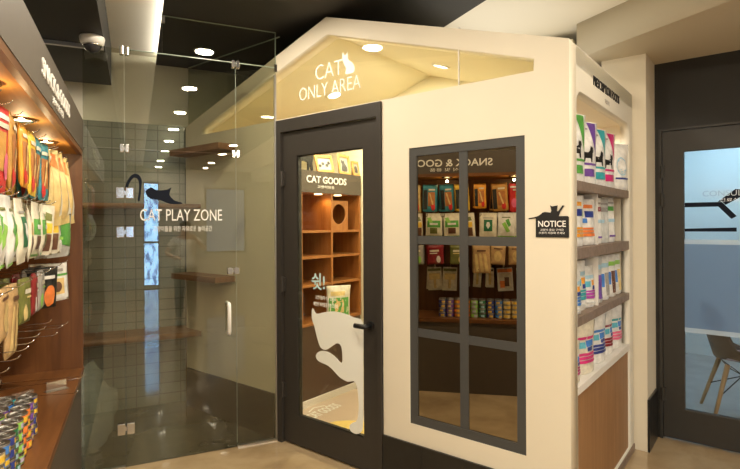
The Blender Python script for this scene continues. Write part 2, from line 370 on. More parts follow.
# window
w = struct(empty('window_3', hm(1.361, .036, .366)), 'grey six pane window of dark mirroring glass in cream wall', 'window')
fm = MB(); W2, WH = .324, 1.492
fm.box(-W2, -W2 + .045, -.03, .03, 0, WH).box(W2 - .045, W2, -.03, .03, 0, WH).box(-W2 + .045, W2 - .045, -.03, .03, WH - .045, WH).box(-W2 + .045, W2 - .045, -.03, .03, 0, .045)
part('window_frame', fm, M['frame_grey'], w)
part('muntin', MB().box(-.023, .023, -.026, .026, .045, WH - .045), M['frame_grey'], w)
for sx in (-1, 1):
    for zc in (.497, .995):
        part('muntin', MB().box(min(sx * .023, sx * (W2 - .045)), max(sx * .023, sx * (W2 - .045)), -.024, .024, zc - .022, zc + .022), M['frame_grey'], w)
mg = bpy.data.materials.new('dark_mirror_glass'); mg.use_nodes = True
tt = mg.node_tree; tt.nodes.clear(); oo = tt.nodes.new('ShaderNodeOutputMaterial'); gg = tt.nodes.new('ShaderNodeBsdfGlossy'); gg.inputs['Roughness'].default_value = 0; gg.inputs['Color'].default_value = (.36, .31, .23, 1); tt.links.new(gg.outputs[0], oo.inputs['Surface'])
M['glass_dark'] = mg
for sx in (-1, 1):
    for z0, z1 in ((.045, .475), (.519, .973), (1.017, WH - .045)):
        part('pane', MB().box(min(sx * .023, sx * (W2 - .045)), max(sx * .023, sx * (W2 - .045)), -.021, -.015, z0, z1), M['glass_dark'], w)

# ------------------------------------------------------------------ cat house door
d = struct(empty('door_2', hm(.4185, 0, 0)), 'bronze grey door with tall glass and a white cat sticker', 'door')
X0 = .4185
def rel(s): return s - X0
fm = MB().box(rel(-.018), rel(.024), -.014, .09, 0, 2.139).box(rel(.825), rel(.855), -.014, .09, 0, 2.139).box(rel(.024), rel(.825), -.014, .09, 2.058, 2.139)
part('door_frame', fm, M['door_dark'], d)
lf = link('door_leaf', poly([rect(rel(.028), rel(.821), .012, 2.053), rect(rel(.155), rel(.710), .198, 1.896)], .045, lambda x, y, t: (x, .03 + t, y)), M['door_dark'], d)
part('glass_pane', MB().box(rel(.155), rel(.710), .0125, .0205, .198, 1.896), M['glass_clear'], d)
bd = MB()
for a, b, c, e in ((.155, .161, .198, 1.896), (.704, .710, .198, 1.896), (.161, .704, 1.890, 1.896), (.161, .704, .198, .204)): bd.box(rel(a), rel(b), .018, .042, c, e)
part('glazing_bead', bd, M['black'], d)
for z in (.35, 1.05, 1.75):
    part('hinge', MB().tube([(rel(.026), -.006, z - .05), (rel(.026), -.006, z + .05)], .010).box(rel(.006), rel(.05), -.004, .008, z - .045, z + .045), M['door_dark'], d)
hd = part('handle', MB().lathe([(0, 0), (.026, 0), (.026, .012), (0, .012)]).xf(Matrix.Translation((rel(.765), .008, .862)) @ Matrix.Rotation(PI / 2, 4, 'X')), M['black'], d)
part('lever', MB().tube([(rel(.765), .0, .862), (rel(.765), -.045, .862), (rel(.755), -.050, .862), (rel(.690), -.050, .862)], .014, 12), M['black'], hd, True)
dc = [(.29, .916), (.324, .884), (.393, .9), (.477, .913), (.557, .909), (.635, .894), (.703, .868), (.703, .679), (.703, .524), (.700, .291), (.689, .233), (.649, .206), (.605, .212), (.595, .241), (.621, .267), (.652, .286), (.665, .34), (.665, .418), (.643, .511), (.581, .503), (.515, .519), (.46, .554), (.413, .574), (.34, .587), (.317, .616), (.346, .648), (.406, .659), (.475, .641), (.534, .607), (.54, .661), (.529, .71), (.497, .721), (.453, .695), (.403, .667), (.358, .677), (.329, .733), (.306, .799), (.283, .853)]
link('cat_sticker', poly([smooth_loop([(rel(x), y) for x, y in dc], 3)], .001, lambda x, y, t: (x, .0115 + t, y)), M['frost'], d)
on = lambda s0, z0: (lambda x, y, t: (rel(s0) + x, .0112 - t, z0 + y))
M['cyan_letter'] = mat('pale_cyan_vinyl', (.55, .78, .78), .5)
text('lettering', '쉿!', M['cyan_letter'], d, on(.283, 1.035), .115, .105, .001, .012)
text('lettering', '고양이들이 쉬고 있어요', M['text_film'], d, on(.315, .975), .175, .026, .001)
text('lettering', '예민한 아이들을 위해 조용히', M['text_film'], d, on(.300, .932), .205, .026, .001)

# ------------------------------------------------------------------ inside the cat house
SX = -.29
c = tag(empty('cat_goods_cabinet', hm(SX - .18, .66, 0)), 'orange wood open cabinet headed CAT GOODS inside the cat house', 'cabinet')
n0, n1 = -.54, .545                                  # along local y
def cb(nm, b, m=M['cat_wood']): return box(nm, b, m, c)
cb('back_panel', (-.18, -.165, n0, n1, .06, 1.70))
for y0 in (n0, -.17 + .33, n1 - .02, -.19 ): cb('side_panel', (-.165, .18, y0, y0 + .02, .66, 1.70))
for z in (1.397, 1.19, .965): cb('shelf_board', (-.165, .176, n0 + .02, n1 - .02, z - .018, z))
cb('shelf_board', (-.165, .18, n0, n1, .64, .66))
cb('top_board', (-.18, .18, n0, n1, 1.70, 1.72))
cb('header_panel', (.165, .185, n0 - .02, n1, 1.70, 1.875), M['header'])
cb('lower_panel', (.15, .17, n0, n1, .06, .64), mat('dark_brown_board', (.075, .040, .024), .5))
cb('plinth', (-.165, .18, n0, n1, .006, .06), M['white_board'])
tx = lambda y0, z0: (lambda x, y, t: (.186 + t, y0 + x, z0 + y))
text('lettering', 'CAT GOODS', M['white'], c, tx(.531 - .66, 1.778), .475, .057, .006, .012)
text('lettering', '고양이용품', M['white'], c, tx(.654 - .66, 1.738), .20, .024, .003)
for yy in (-.18, .09, .33):
    sp = part('spotlight', MB().lathe([(.03, 0), (.034, -.004), (.03, -.008), (0, -.006)], (.10, yy, 1.70)), M['lens_warm'], c)
# cat cubby with a round hole
cc = tag(empty('cat_cubby', hm(SX - .13, .945, 1.397)), 'small wooden cat cubby with round hole on the cabinet top shelf', 'cat cubby')
circ = [(.0 + .085 * math.cos(k * PI / 16), .135 + .085 * math.sin(k * PI / 16)) for k in range(32)]
link('front_panel', poly([rect(-.115, .115, 0, .25), circ], .012, lambda x, y, t: (.10 + t, x, y)), M['cat_wood'], cc)
part('body', MB().box(-.02, .094, -.115, -.103, 0, .25).box(-.02, .094, .103, .115, 0, .25).box(-.02, .094, -.103, .103, .238, .25).box(-.02, .094, -.103, .103, 0, .012), M['cat_wood'], cc)
# framed photographs leaning on top
for k, (yy, wd, ht, tilt, lab) in enumerate(((.78, .20, .145, .06, 'honey wood photo frame with a wide print of several cats'), (1.02, .15, .175, -.07, 'upright honey wood photo frame with one sitting cat'), (1.18, .10, .13, .0, 'small honey wood photo frame at the far end'))):
    f = tag(empty('picture_frame', H @ Matrix.Translation((SX - .02, yy, 1.876)) @ Matrix.Rotation(tilt, 4, 'X') @ Matrix.Rotation(-.20, 4, 'Y')), lab + ', on the CAT GOODS header', 'picture frame', 'photo frames above the cat goods')
    link('frame_border', poly([rect(-wd / 2, wd / 2, 0, ht), rect(-wd / 2 + .02, wd / 2 - .02, .02, ht - .02)], .014, lambda x, y, t: (t, x, y)), M['frame_gold'], f)
    part('photo_print', MB().box(-.006, -.002, -wd / 2 + .02, wd / 2 - .02, .02, ht - .02), M['print_paper'], f)
    if k == 0:
        for q, (a, b) in enumerate(((-.05, .055), (-.015, .075), (.03, .06), (.055, .08))): link('print_cat', poly([[(a + .018 * math.cos(j * PI / 6), b + .014 * math.sin(j * PI / 6)) for j in range(12)]], .001, lambda x, y, t: (-.0013 + t, x, y)), M['photo'], f)
    elif k == 1:
        link('print_cat', poly([smooth_loop([(-.035, .03), (.035, .03), (.04, .07), (.015, .10), (.0, .13), (-.012, .118), (-.03, .13), (-.03, .10), (-.02, .08)], 2)], .001, lambda x, y, t: (-.0013 + t, x, y)), M['photo'], f)
    else:
        link('print_cat', poly([smooth_loop([(-.02, .03), (.02, .03), (.02, .07), (.0, .09), (-.02, .07)], 2)], .001, lambda x, y, t: (-.0013 + t, x, y)), M['photo'], f)
cf = [(-.14, .17), (-.10, .16), (-.06, .13), (.04, .13), (.09, .14), (.11, .10), (.10, .06), (.105, 0), (.085, 0), (.075, .05), (.06, .0), (.045, 0), (.045, .06), (-.02, .065), (-.05, .05), (-.055, 0), (-.075, 0), (-.08, .06), (-.10, .0), (-.115, .0), (-.105, .09), (-.14, .11), (-.17, .14)]
o = link('cat_figure', poly([smooth_loop(cf, 2)], .012, lambda x, y, t: (t, x, y)), M['black'], mw=hm(SX - .0, .50, 1.876)); tag(o, 'flat black cat figure standing above the CAT GOODS header', 'figure')
text_o = text('floor_lettering', 'CAT GOODS', M['text_film'], None, lambda x, y, t: (-.085 - y - x * .04, .40 + x, .0075 + t), .33, .10, .001, .02, mw=H); tag(text_o, 'white CAT GOODS lettering lying on the pale house floor', 'floor lettering')
o = link('floor_emblem', poly([[(0, 0), (.09, .035), (.18, 0), (.18, .012), (.09, .048), (0, .012)]], .001, lambda x, y, t: (-.205 - y, .47 + x, .0075 + t)), M['text_film'], mw=H); tag(o, 'white roof mark above the floor lettering', 'floor mark')
o = link('floor_glow', poly([[(.62 + .42 * math.cos(k * PI / 20), .36 + .24 * math.sin(k * PI / 20)) for k in range(40)]], .004, lambda x, y, t: (x - .14, y + .02, .009 + t)), M['glow_patch'], mw=H); tag(o, 'yellow round patch painting a warm glow on the pale floor behind the door', 'painted glow')  # flat yellow patch stands in for a glow on the floor

# ------------------------------------------------------------------ bags and pouches
def bag_point(w, h, dp, kind):
    ph = random.random() * 9
    def f(u, v, side=-1, off=0):
        """u -1..1, v 0..1, side -1 front"""
        if kind == 'stand':
            t = (1 - v) ** .45 if v > .08 else ((1 - v) ** .45) * (.80 + v * 2.5)
            t = max(t, .03); wu = 1 - .10 * math.sin(PI * v) * .6
            lean = -.0
        elif kind == 'pouch':
            e = min(1, max(0, (v - .04) / .25)) * min(1, max(0, (.87 - v) / .3)); t = max(.03, e ** .6); wu = 1
        else:
            e = min(1, max(0, v / .12)) * min(1, max(0, (1 - v) / .12)); t = max(.05, e ** .5); wu = 1
        prof = max(0, 1 - abs(u) ** 2.6)
        wr = .10 * math.sin(7 * u + ph + 5 * v) * math.sin(9 * v + ph) + .05 * math.sin(17 * u - ph + 13 * v)
        y = side * (dp / 2 * t * prof * (1 + wr) + .0008 + off)
        bend = .04 * h * math.sin(PI * v + .4) if kind == 'pouch' else 0
        x = u * w / 2 * wu * (1 - .02 * prof * t)
        return Vector((x, y - bend * .3, v * h))
    return f
def poly_on(f, pts, off, sub=2):
    cu = bpy.data.curves.new('c', 'CURVE'); cu.dimensions = '2D'; cu.fill_mode = 'BOTH'
    s = cu.splines.new('POLY'); s.points.add(len(pts) - 1); s.use_cyclic_u = True
    for p, q in zip(s.points, pts): p.co = (q[0], q[1], 0, 1)
    me = curve_mesh(cu)
    bm = bmesh.new(); bm.from_mesh(me)
    bmesh.ops.subdivide_edges(bm, edges=bm.edges, cuts=sub, use_grid_fill=True)
    bmesh.ops.triangulate(bm, faces=bm.faces)
    for v in bm.verts: v.co = f(v.co.x, v.co.y, -1, off)
    bm.to_mesh(me); bm.free()
    return me
def make_bag(name, w, h, dp, m, patches, kind='pouch'):
    f = bag_point(w, h, dp, kind)
    mb = MB(); nu, nv = 14, 16
    mb.grid(lambda a, b: f(a * 2 - 1, b, -1), nu, nv); mb.grid(lambda a, b: f(1 - a * 2, b, 1), nu, nv)
    bmesh.ops.remove_doubles(mb.bm, verts=mb.bm.verts, dist=.0021)
    if kind == 'stand':
        pass
    root = mb.build(name, m, None, True)
    for k, pt in enumerate(patches):
        pn, shape, pm = pt[:3]; off = .0012 + .0006 * k
        if len(shape) == 4 and not (len(pt) > 3):
            (a, b, c_, d_) = [Vector(q) for q in shape]
            def g(i, j): q = (a * (1 - i) + b * i) * (1 - j) + (d_ * (1 - i) + c_ * i) * j; return f(q.x, q.y, -1, off)
            mb = MB().grid(g, 8, 8); me = bpy.data.meshes.new(pn); bmesh.ops.recalc_face_normals(mb.bm, faces=mb.bm.faces); mb.bm.to_mesh(me); mb.bm.free()
            link(pn, me, pm, root, True)
        else: link(pn, poly_on(f, shape, off), pm, root, True)
    return root
def R4(u0, u1, v0, v1): return [(u0, v0), (u1, v0), (u1, v1), (u0, v1)]
CATS = [(-.30, 0), (-.22, 0), (-.20, .06), (.12, .06), (.16, 0), (.24, 0), (.26, .10), (.42, .10), (.52, .02), (.58, .04), (.46, .14), (.26, .16), (-.05, .15), (-.16, .18), (-.20, .26), (-.26, .23), (-.34, .25), (-.38, .19), (-.30, .14)]
def cat_at(u, v, s): return [(u - x * s, v + y * s * .75) for x, y in CATS]

# ------------------------------------------------------------------ niche shelves (prescription foods)
sh = tag(empty('food_shelf', hm(1.70, .65, 0)), 'built-in niche shelving with grey brown boards holding pet food bags', 'shelf')
y0, y1 = .106 - .65, 1.194 - .65
for z0, z1 in ((1.600, 1.645), (1.279, 1.333), (.968, 1.011)):
    box('shelf_board', (-.14, .183, y0, y1, z0, z1), M['shelf_grey'], sh, bev=.002)
box('bottom_ledge', (-.14, .183, y0, y1, .655, .690), M['white_board'], sh)
box('lower_panel', (.155, .172, y0, y1, .045, .655), M['low_wood'], sh)
for z0, z1 in ((1.333, 1.600), (1.011, 1.279)): box('divider', (-.14, .16, -.092, -.080, z0, z1), M['white_board'], sh)
for z in (1.645, 1.333, 1.011, .690):
    pass
t = text('wall_lettering', 'PRESCRIPTION FOODS', M['black'], None, lambda x, y, t: (1.889 + t, .383 + x, 2.135 + y), .54, .048, .003, .008, mw=H); tag(t, 'raised black PRESCRIPTION FOODS lettering above the niche', 'lettering')
t = text('wall_lettering', '처방식', mat('grey_letter', (.45, .42, .38), .5), None, lambda x, y, t: (1.888 + t, .605 + x, 2.085 + y), .09, .024, .003, 0, mw=H); tag(t, 'small grey lettering under the PRESCRIPTION FOODS title', 'lettering')
for k, n in enumerate((.33, .66, .99)):
    o = MB().lathe([(.018, 0), (.022, -.003), (.018, -.006), (0, -.005)], (1.70, n, 2.06)).build('niche_lamp', M['lens'], mw=H); tag(o, ['round lamp in the niche ceiling above the green bag', 'middle round lamp in the niche ceiling', 'round lamp in the niche ceiling nearest the pillar'][k], 'lamp', 'lamps in the niche ceiling')

def put(root, s, n, z, rz, lean, label, cat, group):
    if group: s -= .022; rz -= .30
    root.matrix_world = H @ Matrix.Translation((s, n, z)) @ Matrix.Rotation(PI / 2 + rz, 4, 'Z') @ Matrix.Rotation(lean, 4, 'X') @ Matrix.Diagonal((1.14 if group else 1, 1, 1, 1))
    tag(root, label, cat, group); return root
W = PK['white']
# top shelf: four tall bags with a cat silhouette, one plain
for k, (col, n, cw, nm) in enumerate((('green', .245, 'green', 'green'), ('purple', .45, 'purple', 'purple'), ('aqua', .655, 'aqua', 'teal'), ('magenta', .865, 'magenta', 'magenta'))):
    b = make_bag('food_bag', .205, [.335, .325, .318, .325][k], .075, W, [
        ('colour_flash', [(.52, .70), (.90, .44), (.80, .985), (.12, .985)], PK[col]),
        ('cat_print', cat_at(-.02, .35, 1.35), M['black']),
        ('colour_band', R4(-.85, .8, .30, .335), PK[col]),
        ('label_panel', R4(-.85, .55, .12, .24), PK[col]),
        ('label_panel', R4(-.75, .1, .86, .89), PK['grey'])], 'stand')
    put(b, 1.835, n, 1.6475, random.uniform(-.05, .05), .02, 'white cat food bag with %s flash and black cat silhouette on the top shelf' % nm, 'pet food bag', 'silhouette bags on the top niche shelf')
b = make_bag('food_bag', .205, .285, .10, W, [('ring_print', [(.05 + .42 * math.cos(k * PI / 10), .5 + .20 * math.sin(k * PI / 10)) for k in range(20)] , PK['sky'], 1), ('ring_print', [(.05 + .36 * math.cos(k * PI / 10), .5 + .17 * math.sin(k * PI / 10)) for k in range(20)], PK['white'], 1), ('label_panel', R4(-.5, .6, .22, .26), PK['navy'])], 'stand')
put(b, 1.852, 1.085, 1.6475, -.10, .02, 'plain white food bag with pale blue ring beside the magenta bag', 'pet food bag', 'bags on the niche shelves')
def diet(name, w, h, dp, blocks, base='white'):
    return make_bag(name, w, h, dp, PK[base], [('label_panel', R4(*b[:4]), PK[b[4]]) for b in blocks], 'stand')
G = 'bags on the niche shelves'
z = 1.3355
OB = lambda a, b: [(-.8, .7, .80, .88, a), (-.8, -.1, .62, .74, 'lime'), (0, .75, .60, .74, 'navy'), (-.75, .1, .48, .58, 'blue'), (-.85, .75, .34, .38, a), (-.85, .75, .27, .325, b), (-.85, .75, .19, .255, a)]
b = diet('food_bag', .20, .245, .08, OB('orange', 'orange')); put(b, 1.835, .225, z, .0, .03, 'white food bag with orange bars left of the divider, second shelf', 'pet food bag', G)
b = diet('food_bag', .20, .235, .08, OB('rust', 'rust')); put(b, 1.825, .440, z, -.1, .02, 'white food bag with red orange bars beside the divider, second shelf', 'pet food bag', G)
for n, col, lab, dd in ((.655, 'maroon', 'dark red', .08), (.80, 'grey', 'grey', .08), (.945, 'green', 'green', .08)):
    b = diet('food_bag', .115, .25 if col != 'green' else .262, dd, [(-.8, .8, .70, .80, col), (-.6, .6, .45, .52, 'sky'), (-.2, .55, .10, .66, 'silver') if col == 'grey' else (-.5, .4, .12, .16, 'purple'), (-.7, .7, .86, .90, 'grey')], 'white' if col != 'grey' else 'silver')
    put(b, 1.835, n, z, random.uniform(-.1, .1), .02, 'slim white food bag with %s label right of the divider, second shelf' % lab, 'pet food bag', G)
z = 1.0135
for n, w_, h_, col, lab, s_ in ((.20, .15, .20, 'blue', 'blue', 1.845), (.345, .16, .245, 'aqua', 'teal', 1.83), (.485, .12, .21, 'violet', 'purple', 1.84)):
    b = diet('food_bag', w_, h_, .08, [(-.85, .8, .70, .78, 'sky'), (0, .7, .54, .66, 'orange'), (-.75, -.1, .50, .64, 'cyan'), (.05, .7, .44, .53, 'navy'), (-.85, .8, .30, .36, col), (-.85, .8, .22, .285, col), (-.85, .8, .38, .42, col), (-.7, .2, .10, .14, 'silver')])
    put(b, s_, n, z, random.uniform(-.12, .12), .02, 'white food bag with %s bars on the third shelf, left of its divider' % lab, 'pet food bag', G)
for n, col, base, lab in ((.64, 'purple', 'silver', 'grey side-on food bag beside the third shelf divider'), (.80, 'grey', 'white', 'white food bag with a grey vertical strip on the third shelf'), (.95, 'brown', 'white', 'white food bag with brown strip on the third shelf'), (1.09, 'lime', 'white', 'white food bag with bright green top on the third shelf')):
    b = diet('food_bag', .125, .245, .08, [(-.1, .6, .10, .62, col if col != 'lime' else 'gold'), (-.75, .75, .74, .84, 'lime' if col in ('lime', 'brown') else 'sky'), (-.6, -.2, .3, .6, 'blue')], base)
    put(b, 1.835, n, z, random.uniform(-.1, .1), .02, lab, 'pet food bag', G)
z = .6925
for n, s_, w_, h_, col, top, lab in ((.185, 1.845, .14, .19, 'wine', 'white', 'cream food bag with wine bars at the open end of the lowest shelf'), (.365, 1.835, .205, .26, 'magenta', 'magenta', 'large cream food bag with magenta bars on the lowest shelf'), (.46, 1.74, .20, .265, 'aqua', 'aqua', 'cream food bag with teal bars behind the large magenta one'), (.62, 1.835, .20, .25, 'navy', 'blue', 'white food bag with navy bars on the lowest shelf'), (.76, 1.745, .18, .26, 'brown', 'navy', 'white food bag with brown bars behind the navy one'), (.845, 1.835, .17, .24, 'maroon', 'maroon', 'white food bag with dark red bars on the lowest shelf'), (1.04, 1.835, .17, .25, 'pink', 'aqua', 'white food bag with pink bars nearest the pillar')):
    b = diet('food_bag', w_, h_, .08, [(-.88, .85, .66, .71, top), (.15, .75, .52, .64, 'blue'), (-.45, .1, .50, .62, 'cyan'), (.2, .7, .44, .51, 'navy'), (-.9, .86, .36, .41, col), (-.9, .86, .29, .345, col), (-.9, .86, .22, .275, col)], 'ivory' if n < .5 else 'white')
    put(b, s_, n, z, random.uniform(-.12, .12), .03, lab, 'pet food bag', G)

# NOTICE sign on the house front
nsg = tag(empty('notice_sign', hm(1.81, 0, 1.43)), 'black NOTICE sign with a cat lying along its top', 'sign')
rr = rrect(-.0735, .0735, -.046, .049, .008)
nc = [(1.704, 1.471), (1.728, 1.475), (1.748, 1.481), (1.76, 1.489), (1.768, 1.496), (1.779, 1.499), (1.793, 1.497), (1.804, 1.495), (1.808, 1.504), (1.802, 1.528), (1.811, 1.523), (1.825, 1.525), (1.835, 1.527), (1.832, 1.505), (1.834, 1.499), (1.842, 1.506), (1.858, 1.527), (1.864, 1.525), (1.848, 1.501), (1.839, 1.478), (1.839, 1.470), (1.742, 1.470), (1.724, 1.470), (1.704, 1.468)]
link('board', poly([rr], .004, lambda x, y, t: (x, -.0022 + t, y)), M['black'], nsg)
link('cat_shape', poly([[(x - 1.81, y - 1.43) for x, y in nc]], .004, lambda x, y, t: (x, -.0024 + t, y)), M['black'], nsg)
on = lambda s0, z0: (lambda x, y, t: (s0 - 1.81 + x, -.0048 - t, z0 - 1.43 + y))
text('lettering', 'NOTICE', M['white'], nsg, on(1.748, 1.431), .123, .028, .001, .015)
text('lettering', '고양이 출입 구역은', M['white'], nsg, on(1.757, 1.413), .105, .010, .001)
text('lettering', '조용히 이용해 주세요', M['white'], nsg, on(1.751, 1.399), .116, .010, .001)

# ------------------------------------------------------------------ glass partition and its door
gp = tag(empty('glass_partition', loc=(.3, GY, 0)), 'clear glass partition between snack cabinet and cat house', 'glass partition')
def gx(x): return x - .3
def pane(nm, x0, x1, z0, z1, par=gp): return box(nm, (gx(x0), gx(x1), -.005, .005, z0, z1), M['glass'], par)
pane('side_pane', -.275, -.060, .012, 1.905); pane('transom_pane', -.275, -.060, 1.909, 2.5)
pane('transom_pane', -.056, .592, 1.909, 2.5); pane('side_pane', .598, .862, .012, 2.5); pane('upper_pane', .155, .862, 2.503, PZ - .001)
box('floor_channel', (gx(.598), gx(.862), -.012, .012, 0, .012), M['steel'], gp); box('floor_channel', (gx(-.275), gx(-.06), -.012, .012, 0, .012), M['steel'], gp)
box('end_channel', (gx(.850), gx(.862), -.012, .012, .012, 2.45), M['steel'], gp)
box('top_channel', (gx(-.60), gx(-.165), -.012, .012, 2.478, 2.499), M['steel'], gp)
M['edge'] = mat('pale_green_glass_edge', (.42, .50, .42), .25)
def edge(*b): box('pane_edge', b, M['edge'], gp)
edge(gx(.155), gx(.862), -.005, .005, PZ - .005, PZ - .001); edge(gx(.858), gx(.862), -.005, .005, 2.503, PZ - .005); edge(gx(-.06), gx(.862), -.005, .005, 2.499, 2.503)
edge(gx(-.0585), gx(-.0575), -.005, .005, 1.95, 2.46); edge(gx(.5945), gx(.5955), -.005, .005, .03, 2.46)
part('clamp', MB().box(gx(.150), gx(.170), -.014, .014, PZ - .045, PZ - .005), M['steel'], gp); part('clamp', MB().box(gx(.850), gx(.872), -.014, .014, 2.47, 2.52), M['chrome'], gp)
# return pane standing over the left gable slope, along the house front
rp = poly([[(-1.117, 2.24), (-.028, 2.583), (-.028, 2.718), (-1.117, 2.718)]], .008, lambda x, y, t: (x, .03 + t, y))
for v in rp.vertices: v.co = H @ v.co - Vector((.3, GY, 0))
link('return_pane', rp, M['glass'], gp)
re_ = poly([[(-1.117, 2.714), (-.028, 2.714), (-.028, 2.719), (-1.117, 2.719)]], .009, lambda x, y, t: (x, .03 + t, y))
for v in re_.vertices: v.co = H @ v.co - Vector((.3, GY, 0))
link('pane_edge', re_, M['edge'], gp)
def clampb(x, z, w=.05, h=.05): return MB().box(gx(x) - w / 2, gx(x) - .004, -.016, .016, z - h / 2, z + h / 2, bev=.003).box(gx(x) + .004, gx(x) + w / 2, -.016, .016, z - h / 2, z + h / 2, bev=.003).box(gx(x) - .006, gx(x) + .006, -.010, .010, z - h / 5, z + h / 5)
for x, z in ((-.058, 2.49), (.595, 2.49), (-.058, 1.907), (.595, 1.907)): part('clamp', clampb(x, z), M['chrome'], gp)
gd = tag(empty('glass_door', loc=(.3, GY, 0)), 'frameless glass door lettered CAT PLAY ZONE with a white pull handle', 'door')
box('glass_pane', (gx(-.054), gx(.592), -.005, .005, .012, 1.903), M['glass'], gd)
for z in (1.641, 1.408, .234): part('hinge', clampb(-.057, z, .095, .066), M['chrome'], gd)
part('latch', clampb(.575, 1.148, .075, .045), M['chrome'], gd)
hp = []
for yy in (-1, 1):
    pts = [(gx(.541), yy * .006, .940), (gx(.541), yy * .040, .940), (gx(.541), yy * .052, .925), (gx(.541), yy * .052, .765), (gx(.541), yy * .040, .750), (gx(.541), yy * .006, .750)]
    part('handle', MB().tube(pts, .012, 12), M['white_plastic'], gd, True)
on = lambda x0, z0: (lambda x, y, t: (gx(x0) + x, -.0052 - t, z0 + y))
text('lettering', 'CAT PLAY ZONE', M['text_film'], gd, on(.025, 1.474), .481, .072, .001, .0)
text('lettering', '고양이들을 위한 자유로운 놀이공간', M['text_film'], gd, on(.098, 1.408), .345, .034, .001)
tl = [(-.056, 1.641), (-.051, 1.696), (-.019, 1.75), (.015, 1.754), (.035, 1.721), (.032, 1.661), (.024, 1.597), (.012, 1.600), (.020, 1.66), (.018, 1.712), (.004, 1.732), (-.014, 1.728), (-.036, 1.69), (-.044, 1.641)]
link('cat_sticker', poly([smooth_loop([(gx(x), y) for x, y in tl], 3)], .001, lambda x, y, t: (x, -.0060 + t, y)), M['navy'], gd)
bd_ = [(.056, 1.654), (.088, 1.677), (.123, 1.66), (.18, 1.667), (.203, 1.68), (.19, 1.637), (.22, 1.6), (.26, 1.588), (.26, 1.579), (.194, 1.578), (.137, 1.602), (.095, 1.604), (.07, 1.619)]
link('cat_sticker', poly([smooth_loop([(gx(x), y) for x, y in bd_], 2)], .001, lambda x, y, t: (x, -.0060 + t, y)), M['navy'], gd)

# ------------------------------------------------------------------ inside the play zone
for nm, b, lab in (('wall_ledge', (-1.35, -.66, -.17, -.013, 1.035, 1.075), 'middle wooden cat ledge on the house wall behind the glass'), ('wall_ledge', (-1.23, -.52, -.19, -.013, 1.985, 2.03), 'highest wooden cat ledge on the house wall behind the glass')):
    b = list(b)
    if b[4] < 1.5: b[:4] = [-1.06, -.49, -.165, -.001]
    else: b[:4] = [-1.10, -.47, -.150, -.001]
    o = box(nm, b, M['ledge_wood'], mw=H); tag(o, lab, 'cat ledge', 'wooden cat ledges')
for z0, z1, lab in ((.585, .625, 'low wooden plank ledge across the tiled wall'), (1.575, 1.61, 'wooden plank ledge across the tiled wall at head height')):
    o = link('wall_ledge', poly([[(-1.09, 4.14), (.460, 4.14), (.385, 4.29), (.366, 4.447), (-1.09, 4.447)]], z1 - z0, lambda x, y, t: (x, y, (z0 + z1) / 2 + t)), M['ledge_wood']); tag(o, lab, 'cat ledge', 'wooden cat ledges')
# crumpled clear polythene sack
mb = MB(); bmesh.ops.create_icosphere(mb.bm, subdivisions=5, radius=1)
for v in mb.bm.verts:
    p = v.co.copy(); q = noise.noise(p * 2.1) * .22 + abs(noise.noise(p * 5)) * .14 + noise.noise(p * 11) * .05
    v.co = p * (1 + q); v.co.x *= .24; v.co.y *= .19; v.co.z = max(v.co.z, -.86) * .30
    if v.co.z < -.24: v.co.z = -.25
lo = min(v.co.z for v in mb.bm.verts)
o = mb.xf(Matrix.Translation((0, 0, -lo))).build('plastic_sack', M['poly'], None, True); o.location = (-.375, 3.70, .001); tag(o, 'crumpled clear plastic sack on the floor behind the glass', 'plastic sack')

# ------------------------------------------------------------------ snack cabinet
CX, CY0, CY1 = -.277, 1.20, 3.375
sc = tag(empty('snack_cabinet', loc=(CX, 2.3, 0)), 'cherry wood wall cabinet headed SNACK and GOODS', 'cabinet')
BX = -.42                                            # back panel, local x
def sb(nm, b, m): return box(nm, b, m, sc)
yl, yh = CY0 - 2.3, CY1 - 2.3
sb('back_panel', (BX - .02, BX, yl, yh, .02, 1.87), M['cab_wood'])
sb('end_panel', (BX, 0, yh - .025, yh, .633, 1.866), M['cab_wood']); sb('end_panel', (BX, 0, yl, yl + .025, .633, 1.866), M['cab_wood'])
sb('top_board', (BX, -.02, yl + .025, yh - .025, 1.855, 1.875), M['lit_cherry'])
hp_ = sb('header_panel', (BX, .004, yl, yh, 1.876, 2.058), M['header'])
sb('header_edge', (-.02, .002, yl + .025, yh - .025, 1.850, 1.876), M['cab_wood_top'])
sb('base_shelf', (BX, .002, yl, yh, .603, .633), M['cab_wood_top'])
sb('base_panel', (BX, -.012, yl, yh, 0, .603), M['header'])
tx = lambda y0, z0: (lambda x, y, t: (.0065 + t, y0 - 2.3 + x, z0 + y))
text('lettering', 'SNACK & GOODS', M['white'], sc, tx(1.935, 1.935), .75, .062, .004, .012)
text('lettering', '간식 및 용품', M['white'], sc, tx(2.16, 1.893), .30, .028, .004)
for yy in (1.75, 2.318, 2.888):
    sp = part('spotlight', MB().lathe([(.040, -.001), (.048, -.001), (.050, -.006), (.040, -.008), (.036, -.004)], (-.115, yy - 2.3, 1.855)), M['chrome'], sc)
    part('lens', MB().lathe([(.037, -.003), (.02, -.006), (0, -.007)], (-.115, yy - 2.3, 1.855)), M['lens_warm'], sp)

def hook_mesh():
    mb = MB(); mb.tube([(0, 0, 0), (.36, 0, 0), (.375, 0, .006), (.382, 0, .014)], .0017, 6); mb.tube([(0, -.012, .012), (.30, -.012, .012)], .0016, 6) if False else None
    mb.box(0, .004, -.010, .010, -.02, .02)
    return mb
hook0 = hook_mesh().build('display_hook', M['chrome'], None, True)
first_hook = [True]
ROWN = ['top', 'second', 'third', 'lowest']
hook_count = [0, 0, 0, 0]
def hook(row, y, z, what):
    o = hook0 if first_hook[0] else hook0.copy()
    if not first_hook[0]: COL.objects.link(o)
    first_hook[0] = False
    o.location = (CX + BX + .001, y, z)
    tag(o, ('wire hook %s' % what), 'hook', 'wire hooks in the snack cabinet')
